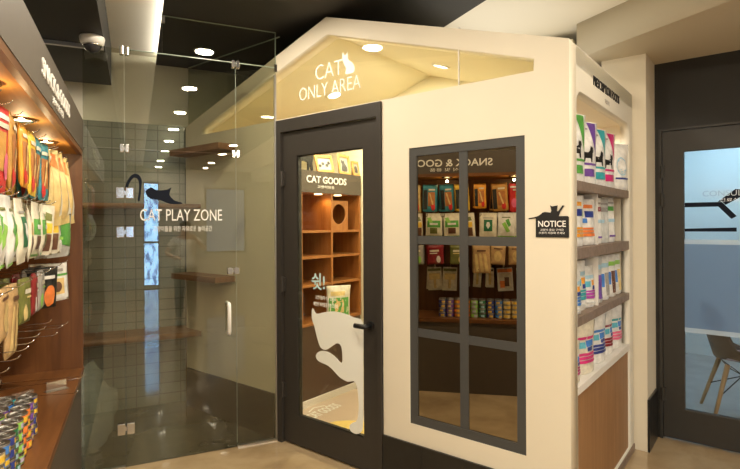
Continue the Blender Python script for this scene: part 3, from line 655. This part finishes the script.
# kinds of hanging packs
def pk_jerky(col, w=.125, h=.235):
    return make_bag('snack_pouch', w, h, .022, PK[col], [('window', R4(-.70, .30, .20, .72), PK['jerky']), ('side_panel', R4(.38, .92, .08, .80), PK['black']), ('badge', [(-.45 + .28 * math.cos(k * PI / 8), .17 + .13 * math.sin(k * PI / 8)) for k in range(16)], PK['red'], 1), ('title', R4(-.7, .2, .78, .84), PK['ivory']), ('treat_print', [(-.5, .25), (-.3, .25), (.15, .68), (-.05, .68)], PK['tan'])], 'sachet')
def pk_red(): return make_bag('snack_pouch', .135, .245, .025, PK['red'], [('window', R4(-.5, .3, .25, .70), PK['amber']), ('band', R4(-.9, .9, .84, .90), PK['white']), ('badge', [(.45 + .35 * math.cos(k * PI / 8), .32 + .16 * math.sin(k * PI / 8)) for k in range(16)], PK['pink'], 1), ('title', R4(-.6, .6, .74, .80), PK['ivory'])], 'sachet')
def pk_sticks(w=.17, h=.34):
    r = make_bag('snack_pouch', w, h, .030, PK['gold'], [('treat_print', [(-.75, .06), (-.45, .06), (.05, .78), (-.25, .78)], PK['tan']), ('treat_print', [(-.1, .04), (.25, .04), (.45, .74), (.12, .74)], PK['tan']), ('treat_print', [(.5, .06), (.8, .06), (.78, .7), (.6, .7)], PK['ivory']), ('tag_label', [(-.25, .80), (.25, .76), (.4, .96), (-.2, .98)], PK['rust'])], 'pouch')
    return r
def pk_stick(): return make_bag('snack_pouch', .095, .34, .055, PK['gold'], [('treat_print', [(-.6, .10), (.1, .08), (.35, .74), (-.35, .78)], PK['tan']), ('tag_label', [(-.5, .80), (.5, .74), (.6, .94), (-.4, .97)], PK['rust']), ('treat_print', [(.3, .12), (.75, .14), (.7, .66), (.5, .66)], PK['ivory'])], 'pouch')
def pk_white(a, b, w=.145, h=.21): return make_bag('snack_pouch', w, h, .032, PK['ivory'], [('label_panel', R4(-.8, .8, .42, .70), PK[a]), ('window', R4(-.45, .45, .16, .40), PK[b]), ('leaf_print', [(.1, .62), (.5, .58), (.85, .80), (.4, .84)], PK['lime']), ('title', R4(-.5, .5, .52, .60), PK['white']), ('band', R4(-.95, .95, .03, .07), PK['green'])], 'pouch')
def pk_emblem(): return make_bag('snack_pouch', .145, .21, .032, PK['ivory'], [('label_panel', R4(-.5, .5, .25, .72), PK['dkgreen']), ('emblem', [(.0, .34), (.24, .48), (.14, .62), (-.14, .62), (-.24, .48)], PK['white'], 1), ('title', R4(-.6, .6, .77, .81), PK['grey'])], 'pouch')
def pk_leaf(): return make_bag('snack_pouch', .14, .21, .036, PK['white'], [('leaf_print', [(-.5, .25), (-.1, .2), (.5, .55), (.1, .62)], PK['lime']), ('leaf_print', [(-.6, .5), (-.3, .42), (.1, .7), (-.3, .76)], PK['green']), ('title', R4(-.5, .5, .79, .83), PK['olive']), ('band', R4(-.95, .95, .02, .06), PK['lime'])], 'pouch')
def pk_slim(): return make_bag('snack_pouch', .085, .215, .026, PK['ivory'], [('window', R4(-.5, .5, .08, .42), PK['brown']), ('label_panel', R4(-.55, .55, .44, .64), PK['yellow']), ('leaf_print', [(-.5, .7), (.4, .68), (.6, .82), (-.2, .86)], PK['olive'])], 'pouch')
def pk_greygreen(): return make_bag('snack_pouch', .20, .245, .045, PK['silver'], [('leaf_print', [(-.3, .28), (.85, .20), (.8, .72), (-.1, .78)], PK['green']), ('label_panel', [(-.75, .1), (.1, .1), (-.25, .62), (-.72, .7)], PK['white']), ('band', R4(-.8, .0, .36, .42), PK['lime']), ('title', R4(-.2, .7, .80, .86), PK['purple'])], 'pouch')
def pk_plain(base, badge, w=.14, h=.165, nm='snack_pouch'): return make_bag(nm, w, h, .028, PK[base], [('badge', [(-.4 + .24 * math.cos(k * PI / 8), .25 + .19 * math.sin(k * PI / 8)) for k in range(16)], PK[badge], 1), ('title', R4(-.5, .6, .66, .76), PK['ivory']), ('title', R4(-.3, .6, .56, .60), PK[badge])], 'sachet')
def pk_kraft(): return make_bag('snack_pouch', .125, .165, .028, PK['kraft'], [('window', [(.0 + .5 * math.cos(k * PI / 10), .45 + .28 * math.sin(k * PI / 10)) for k in range(20)], PK['tan'], 1), ('title', R4(-.6, .6, .80, .86), PK['brown'])], 'sachet')
def pk_sticky(): return make_bag('snack_pouch', .15, .24, .03, PK['kraft'], [('treat_print', [(-.75, .06), (-.4, .06), (-.2, .7), (-.5, .7)], PK['tan']), ('treat_print', [(-.2, .05), (.15, .05), (.3, .72), (.05, .72)], PK['tan']), ('treat_print', [(.35, .05), (.7, .06), (.75, .7), (.5, .7)], PK['gold']), ('title', R4(-.5, .5, .78, .84), PK['brown'])], 'sachet')
def pk_black(): return make_bag('snack_pouch', .14, .19, .03, PK['black'], [('badge', [(.2 + .5 * math.cos(k * PI / 10), .30 + .26 * math.sin(k * PI / 10)) for k in range(20)], PK['rust'], 1), ('title', R4(-.6, .6, .72, .80), PK['white'])], 'sachet')
def pk_photo(): return make_bag('snack_pouch', .15, .19, .025, PK['white'], [('photo_print', R4(-.6, .6, .18, .60), PK['tan']), ('band', R4(-.95, .95, .66, .72), PK['green']), ('title', R4(-.5, .5, .78, .86), PK['grey']), ('print_spot', [(.05 + .3 * math.cos(k * PI / 8), .38 + .14 * math.sin(k * PI / 8)) for k in range(16)], PK['brown'], 1)], 'sachet')
def card(w, h, base, items):
    """blister card: flat board with a raised tool"""
    r = MB().box(-w / 2, w / 2, -.002, .002, 0, h, bev=.001).build('hanging_card', PK[base])
    for k, it in enumerate(items):
        nm, x0, x1, z0, z1, m, dp = it
        part(nm, MB().box(x0 * w / 2, x1 * w / 2, -.0025 - dp, -.0021 - .0002 * k, z0 * h, z1 * h, bev=min(.003, dp * .4)), PK[m], r)
    return r
def cd_brush(): return card(.13, .21, 'ivory', [('label_panel', -.9, .9, .84, .95, 'olive', .0006), ('brush_head', -.75, .75, .48, .74, 'gold', .022), ('brush_grip', -.16, .16, .10, .48, 'tan', .016)])
def cd_comb(): return card(.07, .175, 'ivory', [('label_panel', -.85, .85, .82, .94, 'brown', .0006), ('comb', -.3, .3, .15, .75, 'gold', .010)])
def cd_red(): return card(.135, .205, 'white', [('label_panel', -.95, .95, .82, .97, 'rust', .0006), ('picture_panel', -.8, .8, .10, .78, 'ivory', .001), ('print_spot', -.5, .1, .2, .6, 'brown', .0016), ('print_spot', .1, .7, .15, .45, 'rust', .0018)])
def cd_pink(): return card(.08, .16, 'white', [('label_panel', -.9, .9, .75, .95, 'red', .0006), ('toy', -.6, .6, .15, .65, 'brown', .02)])
rows = [
 (1.785, [ (1.60, pk_red, 'red snack pouch', 0), (1.73, pk_red, 'red snack pouch', 0), (1.88, lambda: pk_jerky('amber', .13), 'amber jerky pouch', 0), (2.04, lambda: pk_jerky('orange', .10, .21), 'orange jerky pouch', 0), (2.195, lambda: pk_jerky('yellow', .12, .23), 'yellow jerky pouch', 0), (2.325, lambda: pk_jerky('teal', .12), 'teal jerky pouch', 0), (2.465, lambda: pk_jerky('teal', .125), 'teal jerky pouch', 0), (2.60, lambda: pk_jerky('gold', .09, .24), 'narrow gold pouch', 0), (2.66, pk_stick, 'narrow yellow chicken stick sachet', -.5), (2.81, pk_stick, 'narrow yellow chicken stick sachet', -.55), (3.00, pk_stick, 'narrow yellow chicken stick sachet', -.6)]),
 (1.535, [ (1.60, pk_leaf, 'white leaf-print pouch', 0), (1.70, pk_leaf, 'white leaf-print pouch', 0) , (1.82, pk_leaf, 'white leaf-print pouch', 0), (1.97, pk_emblem, 'ivory pouch with green emblem', 0), (2.13, pk_slim, 'slim ivory pouch with yellow label', 0), (2.28, lambda: pk_white('green', 'brown'), 'ivory pouch with brown window', 0), (2.43, lambda: pk_white('green', 'olive'), 'ivory pouch with olive window', 0), (2.57, pk_slim, 'slim ivory pouch with yellow label', -.5), (2.70, pk_slim, 'slim ivory pouch with yellow label', -.5), (2.93, pk_greygreen, 'wide silver and green pouch', -.6)]),
 (1.255, [ (1.61, pk_kraft, 'kraft paper pouch', 0), (1.74, pk_kraft, 'kraft paper pouch', 0), (1.885, pk_kraft, 'kraft paper pouch', 0), (2.03, pk_sticky, 'kraft pouch of chew sticks', 0), (2.235, lambda: pk_plain('olive', 'gold', .125), 'olive snack pouch', 0), (2.43, lambda: pk_plain('maroon', 'white', .15), 'dark red snack pouch', 0), (2.585, lambda: pk_plain('grey', 'lime', .12, .17), 'grey snack pouch', 0), (2.76, pk_black, 'black pouch with orange disc', -.5), (3.0, pk_photo, 'white pouch with food photo', -.6)]),
 (1.045, [ (1.68, cd_pink, 'red topped toy card', 0), (1.825, cd_red, 'red and white card', 0), (1.95, cd_comb, 'comb card', 0), (2.055, cd_comb, 'comb card', 0), (2.17, cd_comb, 'comb card', 0), (2.305, cd_brush, 'brush card', 0), (2.45, cd_brush, 'brush card', 0)])]
DEEP = ['in front', 'behind the front one', 'at the back']
for ri, (zt, items) in enumerate(rows):
    n = len(items)
    for i, (y, fn, what, rz) in enumerate(items):
        pos = ORD[n - 1 - i]
        proto = fn(); proto.data.update()
        hgt = max(v.co.z for v in proto.data.vertices)
        hook(ri, y, zt + .004, 'on %s row, %s from the glass, holding %s' % (ROWN[ri], pos, what + 's' if not what.endswith('sticks') else what))
        cnt = 2 if ri >= 2 or rz else 3
        for k in range(cnt):
            o = proto if k == 0 else dup(proto)
            zz = zt - hgt + .002
            xf = (-.345, -.345, -.375, -.575)[ri] - (.052, .052, .06, .04)[ri] * k
            o.matrix_world = Matrix.Translation((xf, y + (.012 * k if rz else 0), zz + hgt)) @ Matrix.Rotation(PI / 2 + rz + random.uniform(-.16, .16), 4, 'Z') @ Matrix.Rotation(random.uniform(-.07, .07) + (-.13 if 'stick sachet' in what and y > 2.75 else 0), 4, 'Y') @ Matrix.Rotation(random.uniform(-.03, .06), 4, 'X') @ Matrix.Translation((0, 0, -hgt))
            tag(o, '%s %s, %s row, %s from the glass' % (what, DEEP[k] if cnt > 1 else '', ROWN[ri], pos), 'card' if 'card' in what else 'snack pouch', 'snack packs on the %s hook row' % ROWN[ri])
for i, (y, z) in enumerate(((2.62, .965), (2.80, .965), (3.0, .945))):
    hook(3, y, z, 'hanging empty on the wood back, %s from the glass' % ORD[2 - i])
# loose hooks lying on the base shelf
for i, (y, rz) in enumerate(((2.86, -.25), (2.98, .15), (3.10, -.1))):
    o = hook0.copy(); COL.objects.link(o); o.matrix_world = Matrix.Translation((-.62, y, .6372 + .020)) @ Matrix.Rotation(rz, 4, 'Z')
    tag(o, 'loose chrome hook lying on the base shelf, %s from the glass' % ORD[2 - i], 'hook', 'loose hooks on the base shelf')
M['acrylic'] = glass('acrylic', (.93, .95, .95), .06)
for i, (x, y) in enumerate(((-.48, 2.83), (-.36, 2.95))):
    a = tag(empty('price_holder', Matrix.Translation((x, y, .6335)) @ Matrix.Rotation(.5, 4, 'Z')), ['shiny price holder beside the cans on the base shelf', 'shiny price holder lying nearer the shelf edge'][i], 'price holder', 'price holders on the base shelf')
    part('plate', MB().box(-.045, .045, -.001, .001, .004, .045), M['chrome'], a); part('foot', MB().box(-.05, .05, -.02, .02, 0, .003), M['steel'], a)

# cans
CANF = ['red', 'gold', 'gold', 'blue', 'navy', 'dkgreen', 'lime', 'rust', 'rust', 'purple', 'navy']
CANB = ['gold', 'red', 'blue', 'navy', 'purple', 'rust', 'rust', 'lime', 'purple', 'blue', 'aqua']
CANW = dict(dkgreen='dark green', lime='light green', rust='red orange', navy='dark blue', aqua='teal')
def make_can(col, col2):
    r = .032; h = .038
    root = MB().lathe([(0, .002), (r * .9, .002), (r * .93, 0), (r, .002), (r, .004), (r * .97, .006), (r * .97, h - .006), (r, h - .004), (r, h - .001), (r * .96, h), (r * .92, h - .003), (0, h - .003)], seg=28).build('food_can', M['tin'], None, True)
    part('label_band', MB().lathe([(r * .972, .0065), (r * .978, .007), (r * .978, h - .007), (r * .972, h - .0065)], seg=28), PK[col], root, True)
    mb = MB()
    mb.grid(lambda a, b: Vector((r * .984 * math.cos(-.5 + a), r * .984 * math.sin(-.5 + a), .010 + b * .016)), 6, 2)
    part('label_print', mb, PK[col2], root, True)
    part('pull_ring', MB().tube([(.006 + .010 * math.cos(k * PI / 6), .008 * math.sin(k * PI / 6), h - .001) for k in range(13)], .0014, 6, False), M['steel'], root, True)
    return root
protos = {}
cols_y = [1.68 + .0685 * k for k in range(11)]
for i, y in enumerate(cols_y):
    for dpt in range(2):
        col = (CANF, CANB)[dpt][i]
        if col not in protos: protos[col] = (make_can(col, random.choice(['yellow', 'gold', 'sky', 'lilac'])), [0])
        for lv in range(4):
            pr, used = protos[col]
            o = pr if used[0] == 0 else dup(pr); used[0] = 1
            o.matrix_world = Matrix.Translation((-.385 - .0685 * dpt + random.uniform(-.003, .003), y + random.uniform(-.001, .001), .6335 + .0385 * lv)) @ Matrix.Rotation(random.uniform(-.5, .5), 4, 'Z')
            tag(o, '%s pet food can, %s, %s %s stack from the glass' % (CANW.get(col, col), ['bottom can', 'second from bottom', 'second from top', 'top can'][lv], ORD[10 - i], ['front', 'back'][dpt]), 'can', 'pet food cans on the base shelf')

# ------------------------------------------------------------------ bag of cat food in the cat goods cabinet
b = make_bag('food_bag', .21, .285, .085, PK['ivory'], [('picture_panel', R4(-.85, .85, .10, .66), PK['green']), ('cat_print', [(-.35, .24), (.4, .24), (.42, .5), (.3, .66), (.18, .56), (-.1, .56), (-.25, .66), (-.4, .5)], PK['tan']), ('title', R4(-.7, .5, .72, .84), PK['gold']), ('print_spot', R4(-.6, -.2, .16, .24), PK['red'])], 'stand')
put(b, SX + .06, .83, .661, -.55, .08, 'cream cat food bag with kitten picture on the lower cabinet shelf', 'pet food bag', None)

# ------------------------------------------------------------------ pillar, consulting door
struct(box('wall_pillar', (1.70, 1.962, 1.303, 1.70, 0, 2.52), M['cream'], mw=H), 'cream pillar between the niche and the consulting door', 'wall')
struct(box('baseboard_pillar', (1.962, 1.974, 1.30, 1.585, 0, .33), M['dark_tile'], mw=H), 'black skirting on the side of the pillar', 'skirting')
struct(link('wall_door', poly([[(1.962, 0), (1.983, 0), (1.983, 2.075), (2.95, 2.075), (2.95, 0), (4.6, 0), (4.6, 2.53), (1.962, 2.53)]], .10, lambda x, y, t: (x, 1.653 + t, y)), M['dark_ceil'], mw=H), 'charcoal wall around the consulting room door', 'wall')
cdr = struct(empty('door_3', hm(2.465, 1.603, 0)), 'dark grey consulting room door with half frosted glass', 'door')
XX = 2.465
r_ = lambda s: s - XX
fm = MB().box(r_(1.985), r_(2.003), -.01, .08, 0, 2.072).box(r_(2.927), r_(2.948), -.01, .08, 0, 2.072).box(r_(2.003), r_(2.927), -.01, .08, 2.058, 2.072)
part('door_frame', fm, M['consult_frame'], cdr)
link('door_leaf', poly([rect(r_(2.006), r_(2.924), .012, 2.055), rect(r_(2.128), r_(2.805), .213, 1.915)], .045, lambda x, y, t: (x, .026 + t, y)), M['consult_frame'], cdr)
part('glass_pane', MB().box(r_(2.128), r_(2.805), .022, .030, .213, 1.915), M['glass_clear'], cdr)
part('frosted_film', MB().box(r_(2.128), r_(2.805), .0205, .0215, .755, 1.305), M['frost_film'], cdr)
part('frosted_band', MB().box(r_(2.128), r_(2.805), .0205, .0215, 1.305, 1.335), M['frost_band'], cdr)
part('frosted_band', MB().box(r_(2.128), r_(2.805), .0205, .0215, .725, .755), M['frost_band'], cdr)
for z in (1.786, 1.598, .30): part('hinge', MB().tube([(r_(2.004), -.012, z - .045), (r_(2.004), -.012, z + .045)], .009).box(r_(1.988), r_(2.02), -.010, .004, z - .042, z + .042), M['consult_frame'], cdr)
on = lambda s0, z0: (lambda x, y, t: (r_(s0) + x, .0198 - t, z0 + y))
text('lettering', 'CONSULTING', mat('pale_grey_letter', (.50, .55, .58), .5), cdr, on(2.230, 1.614), .335, .036, .001)
text('lettering', '진료실', mat('white_vinyl', (.85, .85, .85), .5), cdr, on(2.322, 1.578), .10, .022, .001)
for nm, L_ in (('dark_emblem', [(2.131, 1.577), (2.333, 1.576), (2.41, 1.485), (2.382, 1.468), (2.314, 1.547), (2.131, 1.547)]), ('dark_emblem', [(2.403, 1.655), (2.31, 1.5775), (2.335, 1.578), (2.352, 1.557), (2.44, 1.61), (2.44, 1.65)]), ('dark_emblem', [(2.13, 1.406), (2.409, 1.414), (2.409, 1.388), (2.13, 1.387)])):
    link(nm, poly([[(r_(x), y) for x, y in L_]], .0008, lambda x, y, t: (x, .0206 + t, y)), M['navy'], cdr)
# consulting room
struct(box('floor_consult', (1.7, 4.6, 1.705, 4.3, -.05, .002), M['consult_floor'], mw=H), 'grey plank floor of the consulting room', 'floor')
struct(MB().box(1.7, 4.6, 4.3, 4.4, 0, 2.6).box(1.6, 1.7, 1.71, 4.4, 0, 2.6).box(4.6, 4.7, 1.71, 4.4, 0, 2.6).box(1.6, 4.7, 1.71, 4.4, 2.6, 2.7).build('wall_consult', M['consult_wall'], mw=H), 'pale blue white walls of the consulting room', 'wall')
# shell chair
ch = tag(empty('shell_chair', H @ Matrix.Translation((2.41, 2.36, .002)) @ Matrix.Rotation(PI / 2 + .25, 4, 'Z')), 'dark brown moulded shell chair with wooden legs behind the door', 'chair')
def shellf(a, b):
    u = a * 2 - 1
    if b < .5: y = -.22 + b * 2 * .40; z = .44 - .02 * math.sin(b * 2 * PI) + .10 * abs(u) ** 3 * (b * 2)
    else: t = (b - .5) * 2; y = .18 + .09 * math.sin(t * 1.3); z = .44 + t * .38 + .10 * abs(u) ** 3 * (1 - t)
    wd = .235 * (1 - .35 * max(0, b - .6) * 2 * abs(u)); y -= .09 * abs(u) ** 2.4 * min(1, b * 2) * (1 if b > .4 else b * 2.5)
    return Vector((u * wd, y, z))
s = MB().grid(shellf, 18, 24).build('seat_shell', M['shell'], ch, True)
md = s.modifiers.new('s', 'SOLIDIFY'); md.thickness = .008
part('seat_pad', MB().box(-.16, .16, -.17, .13, .445, .465, bev=.008), M['pad'], ch)
for sx in (-1, 1):
    for sy in (-1, 1): part('leg', MB().tube([(sx * .13, sy * .12, .41), (sx * .23, sy * .23, 0)], .016, 10, radii=[.018, .011]), M['leg_wood'], ch, True)
br = MB()
for a, b in (((-.14, -.13, .40), (.19, .19, .18)), ((.14, -.13, .40), (-.19, .19, .18)), ((-.19, -.19, .18), (.14, .13, .40)), ((.19, -.19, .18), (-.14, .13, .40)), ((-.14, -.13, .41), (.14, -.13, .41)), ((-.14, .13, .41), (.14, .13, .41))): br.tube([a, b], .004, 6)
part('brace', br, M['black'], ch)

# ------------------------------------------------------------------ security camera
cv = tag(empty('security_camera', loc=(-.215, 3.235, 2.5)), 'white dome security camera under the charcoal ceiling drop', 'security camera')
part('housing', MB().lathe([(0, 0), (.062, 0), (.065, -.008), (.060, -.035), (.050, -.045), (0, -.045)], seg=28), M['white_plastic'], cv, True)
part('dome', MB().lathe([(.046, -.045)] + [(.046 * math.cos(k * PI / 16), -.045 - .046 * math.sin(k * PI / 16)) for k in range(1, 8)] + [(0, -.091)], seg=24), M['dome'], cv, True)
part('chrome_ring', MB().lathe([(.047, -.043), (.051, -.046), (.047, -.052), (.045, -.05)], seg=24), M['chrome'], cv, True)

# ------------------------------------------------------------------ lamps
WARM = (1, .88, .70)
def spot(loc, power, col=WARM, ang=172, blend=.45, size=.012, rot=None):
    l = bpy.data.lights.new('spot', 'SPOT'); l.energy = power; l.color = col; l.spot_size = math.radians(ang); l.spot_blend = blend; l.shadow_soft_size = size
    o = bpy.data.objects.new('spot_light', l); COL.objects.link(o); o.location = loc
    if rot: o.rotation_euler = rot
    return o
def downlight(x, y, z, power, label, group, r=.068):
    e = tag(empty('downlight', loc=(x, y, z)), label, 'ceiling lamp', group)
    part('trim_ring', MB().lathe([(r, 0), (r + .012, 0), (r + .012, -.004), (r, -.006)]), M['white_plastic'], e)
    part('lens', MB().lathe([(r, -.003), (r * .6, -.005), (0, -.006)]), M['lens'], e)
    if power:
        l = bpy.data.lights.new('downlight_lamp', 'AREA'); l.shape = 'DISK'; l.size = r * 1.9; l.energy = power * .55; l.color = WARM
        o = bpy.data.objects.new('downlight_lamp', l); COL.objects.link(o); o.location = (x, y, z - .008)
for k, y in enumerate((2.81, 1.68, .55, -.58, -1.65, -2.8, -4.3, -5.5)):
    downlight(.47, y, PZ, 62 if k == 0 else 84 if k == 1 else 95, 'round ceiling lamp over the shop floor, %s in its row from the glass partition' % ORD[k], 'ceiling lamps in the charcoal panel')
for k, y in enumerate((-1.72, -2.85, -4.3, -5.35)):
    downlight(1.45, y, PZ, 95, 'round ceiling lamp of the row toward the right wall, %s from the front' % ORD[k], 'ceiling lamps toward the right wall')
downlight(-.55, 4.05, 2.5, 8, 'round lamp under the charcoal drop behind the glass', None)
for k, (x, y) in enumerate(((2.25, 1.2), (2.25, -.6))):
    downlight(x, y, PZ, 40, ['round lamp in the cream ceiling beside the little house', 'round lamp in the cream ceiling behind the viewer'][k], 'lamps in the cream ceiling')
for s_, lab in ((.85, 'round lamp on the right roof slope inside the cat house'), (-.11, 'round lamp on the left roof slope inside the cat house')):
    z = slope(s_) - .092
    e = tag(empty('downlight', H @ Matrix.Translation((s_, .667, z)) @ Matrix.Rotation(.309 if s_ > .431 else -.309, 4, 'Y')), lab, 'ceiling lamp', 'lamps inside the cat house')
    part('trim_ring', MB().lathe([(.05, 0), (.062, 0), (.062, -.004), (.05, -.006)]), M['white_plastic'], e)
    part('lens', MB().lathe([(.05, -.003), (.03, -.005), (0, -.006)]), M['lens'], e)
    l = bpy.data.lights.new('house_lamp', 'AREA'); l.shape = 'DISK'; l.size = .09; l.energy = 44; l.color = (1, .90, .66)
    o = bpy.data.objects.new('house_lamp', l); COL.objects.link(o); o.matrix_world = e.matrix_basis @ Matrix.Translation((0, 0, -.009))
for n in (.48, .75, .99): spot(HP(SX - .05, n, 1.685), 5.0, (1, .62, .26), 150, .5, .02)
for n in (.33, .66, .99): spot(HP(1.70, n, 2.052), 24, (1, .86, .66), 160, .5, .02)
for y in (1.75, 2.318, 2.888):
    l = bpy.data.lights.new('cabinet_bulb', 'POINT'); l.energy = 2.5; l.color = (1, .70, .36); l.shadow_soft_size = .010
    o = bpy.data.objects.new('cabinet_bulb', l); COL.objects.link(o); o.location = (CX - .115, y, 1.818)
# cove strip along the edge of the charcoal panel
o = box('cove_lamp', (.195, .215, -5.5, 4.40, PZ + .021, PZ + .028), M['led']); tag(o, 'slim cove lamp along the edge of the charcoal ceiling panel', 'lamp')
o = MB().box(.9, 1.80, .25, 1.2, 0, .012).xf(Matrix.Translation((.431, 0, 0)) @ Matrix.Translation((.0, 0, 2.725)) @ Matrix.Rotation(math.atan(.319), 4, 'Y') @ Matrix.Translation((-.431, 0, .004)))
o = o.build('added_roof_light', emis('added_roof_glow', (1, .90, .72), 2.6), mw=H); tag(o, 'added flat light on the right roof slope, brightening the ceiling', 'lamp')  # added light hidden behind the gable, only there to brighten the cream ceiling
# consulting room lamp
def area(mw, sx, sy, power, col):
    l = bpy.data.lights.new('area', 'AREA'); l.shape = 'RECTANGLE'; l.size = sx; l.size_y = sy; l.energy = power; l.color = col
    o = bpy.data.objects.new('area_light', l); COL.objects.link(o); o.matrix_world = mw; return o
area(hm(3.0, 3.0, 2.58), 1.6, 1.6, 520, (.58, .82, 1))
# daylight through the street door
area(Matrix.Translation((.36, -6.0, 1.3)) @ Matrix.Rotation(-PI / 2, 4, 'X') @ Matrix.Rotation(PI, 4, 'Y') @ Matrix.Rotation(PI, 4, 'Y'), .5, 2.2, 15, (.5, .7, 1)) if False else None

# ------------------------------------------------------------------ person reflected in the partition
def skin(name, joints, edges, radii, m, parent, sub=2):
    me = bpy.data.meshes.new(name); me.from_pydata(joints, edges, []); o = link(name, me, m, parent, True)
    for l in (me.skin_vertices or []): pass
    md = o.modifiers.new('skin', 'SKIN'); md.use_smooth_shade = True
    for v, r in zip(me.skin_vertices[0].data, radii): v.radius = (r, r) if not isinstance(r, tuple) else r
    me.skin_vertices[0].data[0].use_root = True
    sd = o.modifiers.new('sub', 'SUBSURF'); sd.levels = sub; sd.render_levels = sub
    return o
pr = tag(empty('person', Matrix.Translation((.66, -1.15, 0)) @ Matrix.Rotation(PI, 4, 'Z') @ Matrix.Diagonal((.88, .88, .88, 1))), 'person in white shirt and dark trousers, reflected in the glass door', 'person')
J = [(0, 0, .93), (0, .01, 1.08), (0, .01, 1.25), (0, .0, 1.40), (0, -.01, 1.49), (0, -.02, 1.56), (0, -.03, 1.64),
     (.16, .0, 1.38), (.30, .02, 1.18), (.20, -.16, 1.12), (-.16, 0, 1.38), (-.33, -.02, 1.22), (-.16, -.14, 1.40),
     (.09, 0, .88), (.10, -.01, .50), (.10, .02, .09), (.10, -.10, .04), (-.09, 0, .88), (-.10, -.01, .50), (-.10, .02, .09), (-.10, -.10, .04)]
Ed = [(0, 1), (1, 2), (2, 3), (3, 4), (4, 5), (5, 6), (3, 7), (7, 8), (8, 9), (3, 10), (10, 11), (11, 12), (0, 13), (13, 14), (14, 15), (15, 16), (0, 17), (17, 18), (18, 19), (19, 20)]
Ra = [(.15, .105), (.13, .095), (.15, .105), (.13, .09), .052, .078, .072, .055, .042, .030, .055, .042, .030, .085, .058, .04, .035, .085, .058, .04, .035]
skin('body', J, Ed, Ra, M['skin'], pr)
skin('shirt', [(0, 0, .86), (0, .01, 1.08), (0, .01, 1.25), (0, 0, 1.40), (.16, 0, 1.385), (.25, .015, 1.25), (-.16, 0, 1.385), (-.27, -.01, 1.29)], [(0, 1), (1, 2), (2, 3), (3, 4), (4, 5), (3, 6), (6, 7)], [(.19, .14), (.165, .125), (.175, .13), (.14, .10), .072, .066, .072, .066], M['shirt'], pr)
skin('trousers', [(0, 0, .95), (.09, 0, .86), (.10, -.01, .50), (.10, .02, .10), (-.09, 0, .86), (-.10, -.01, .50), (-.10, .02, .10)], [(0, 1), (1, 2), (2, 3), (0, 4), (4, 5), (5, 6)], [(.165, .125), .105, .08, .065, .105, .08, .065], M['trouser'], pr)
mb = MB(); bmesh.ops.create_uvsphere(mb.bm, u_segments=20, v_segments=14, radius=1)
bmesh.ops.delete(mb.bm, geom=[v for v in mb.bm.verts if v.co.z < -.55 or (v.co.y < -.30 and v.co.z < .62)], context='VERTS')
mb.xf(Matrix.Translation((0, -.012, 1.62)) @ Matrix.Diagonal((.092, .108, .115, 1))); part('hair', mb, M['hair'], pr, True)
part('face', MB().tube([(0, -.100, 1.60), (0, -.118, 1.575)], .012, 8).tube([(-.02, -.098, 1.545), (.02, -.098, 1.545)], .006, 6), M['skin'], pr, True)
for sx in (-1, 1):
    part('eye', MB().lathe([(0, -.008), (.008, 0), (0, .008)], (sx * .03, -.098, 1.615), 10), M['black'], pr)
    sh_ = part('shoe', MB().box(sx * .10 - .045, sx * .10 + .045, -.17, .075, 0, .075, bev=.025), M['shoe'], pr)
    base = Vector((.20, -.16, 1.12)) if sx > 0 else Vector((-.16, -.14, 1.40)); dr = Vector((-.75, -.55, -.1)).normalized() if sx > 0 else Vector((.55, -.35, .65)).normalized()
    sd_ = dr.cross(Vector((0, 0, 1))).normalized()
    hb = MB().tube([base, base + dr * .05, base + dr * .09], .03, 10, radii=[.026, .038, .034])
    for q, ln in enumerate((.060, .072, .068, .052)):
        st = base + dr * .085 + sd_ * (-.027 + .018 * q); hb.tube([st, st + dr * ln * .5, st + dr * ln * .8 + Vector((0, -.012, -.012)), st + dr * ln + Vector((0, -.022, -.022))], .009, 8, radii=[.0095, .009, .008, .006])
    hb.tube([base + dr * .03 + sd_ * -.03, base + dr * .06 + sd_ * -.055, base + dr * .085 + sd_ * -.058], .010, 8)
    part('hand', hb, M['skin'], pr, True)

# ------------------------------------------------------------------ world, colour
w = bpy.data.worlds.new('world'); SC.world = w; w.use_nodes = True
w.node_tree.nodes['Background'].inputs['Color'].default_value = (1, .9, .75, 1); w.node_tree.nodes['Background'].inputs['Strength'].default_value = .02
vs = SC.view_settings; vs.view_transform = 'Standard'; vs.look = 'None'; vs.gamma = 1; vs.use_curve_mapping = False; vs.exposure = -0.98
SC.cycles.max_bounces = 14; SC.cycles.transparent_max_bounces = 24; SC.cycles.diffuse_bounces = 5; SC.cycles.glossy_bounces = 6
SC.cycles.use_denoising = True
SC.cycles.sample_clamp_indirect = 6
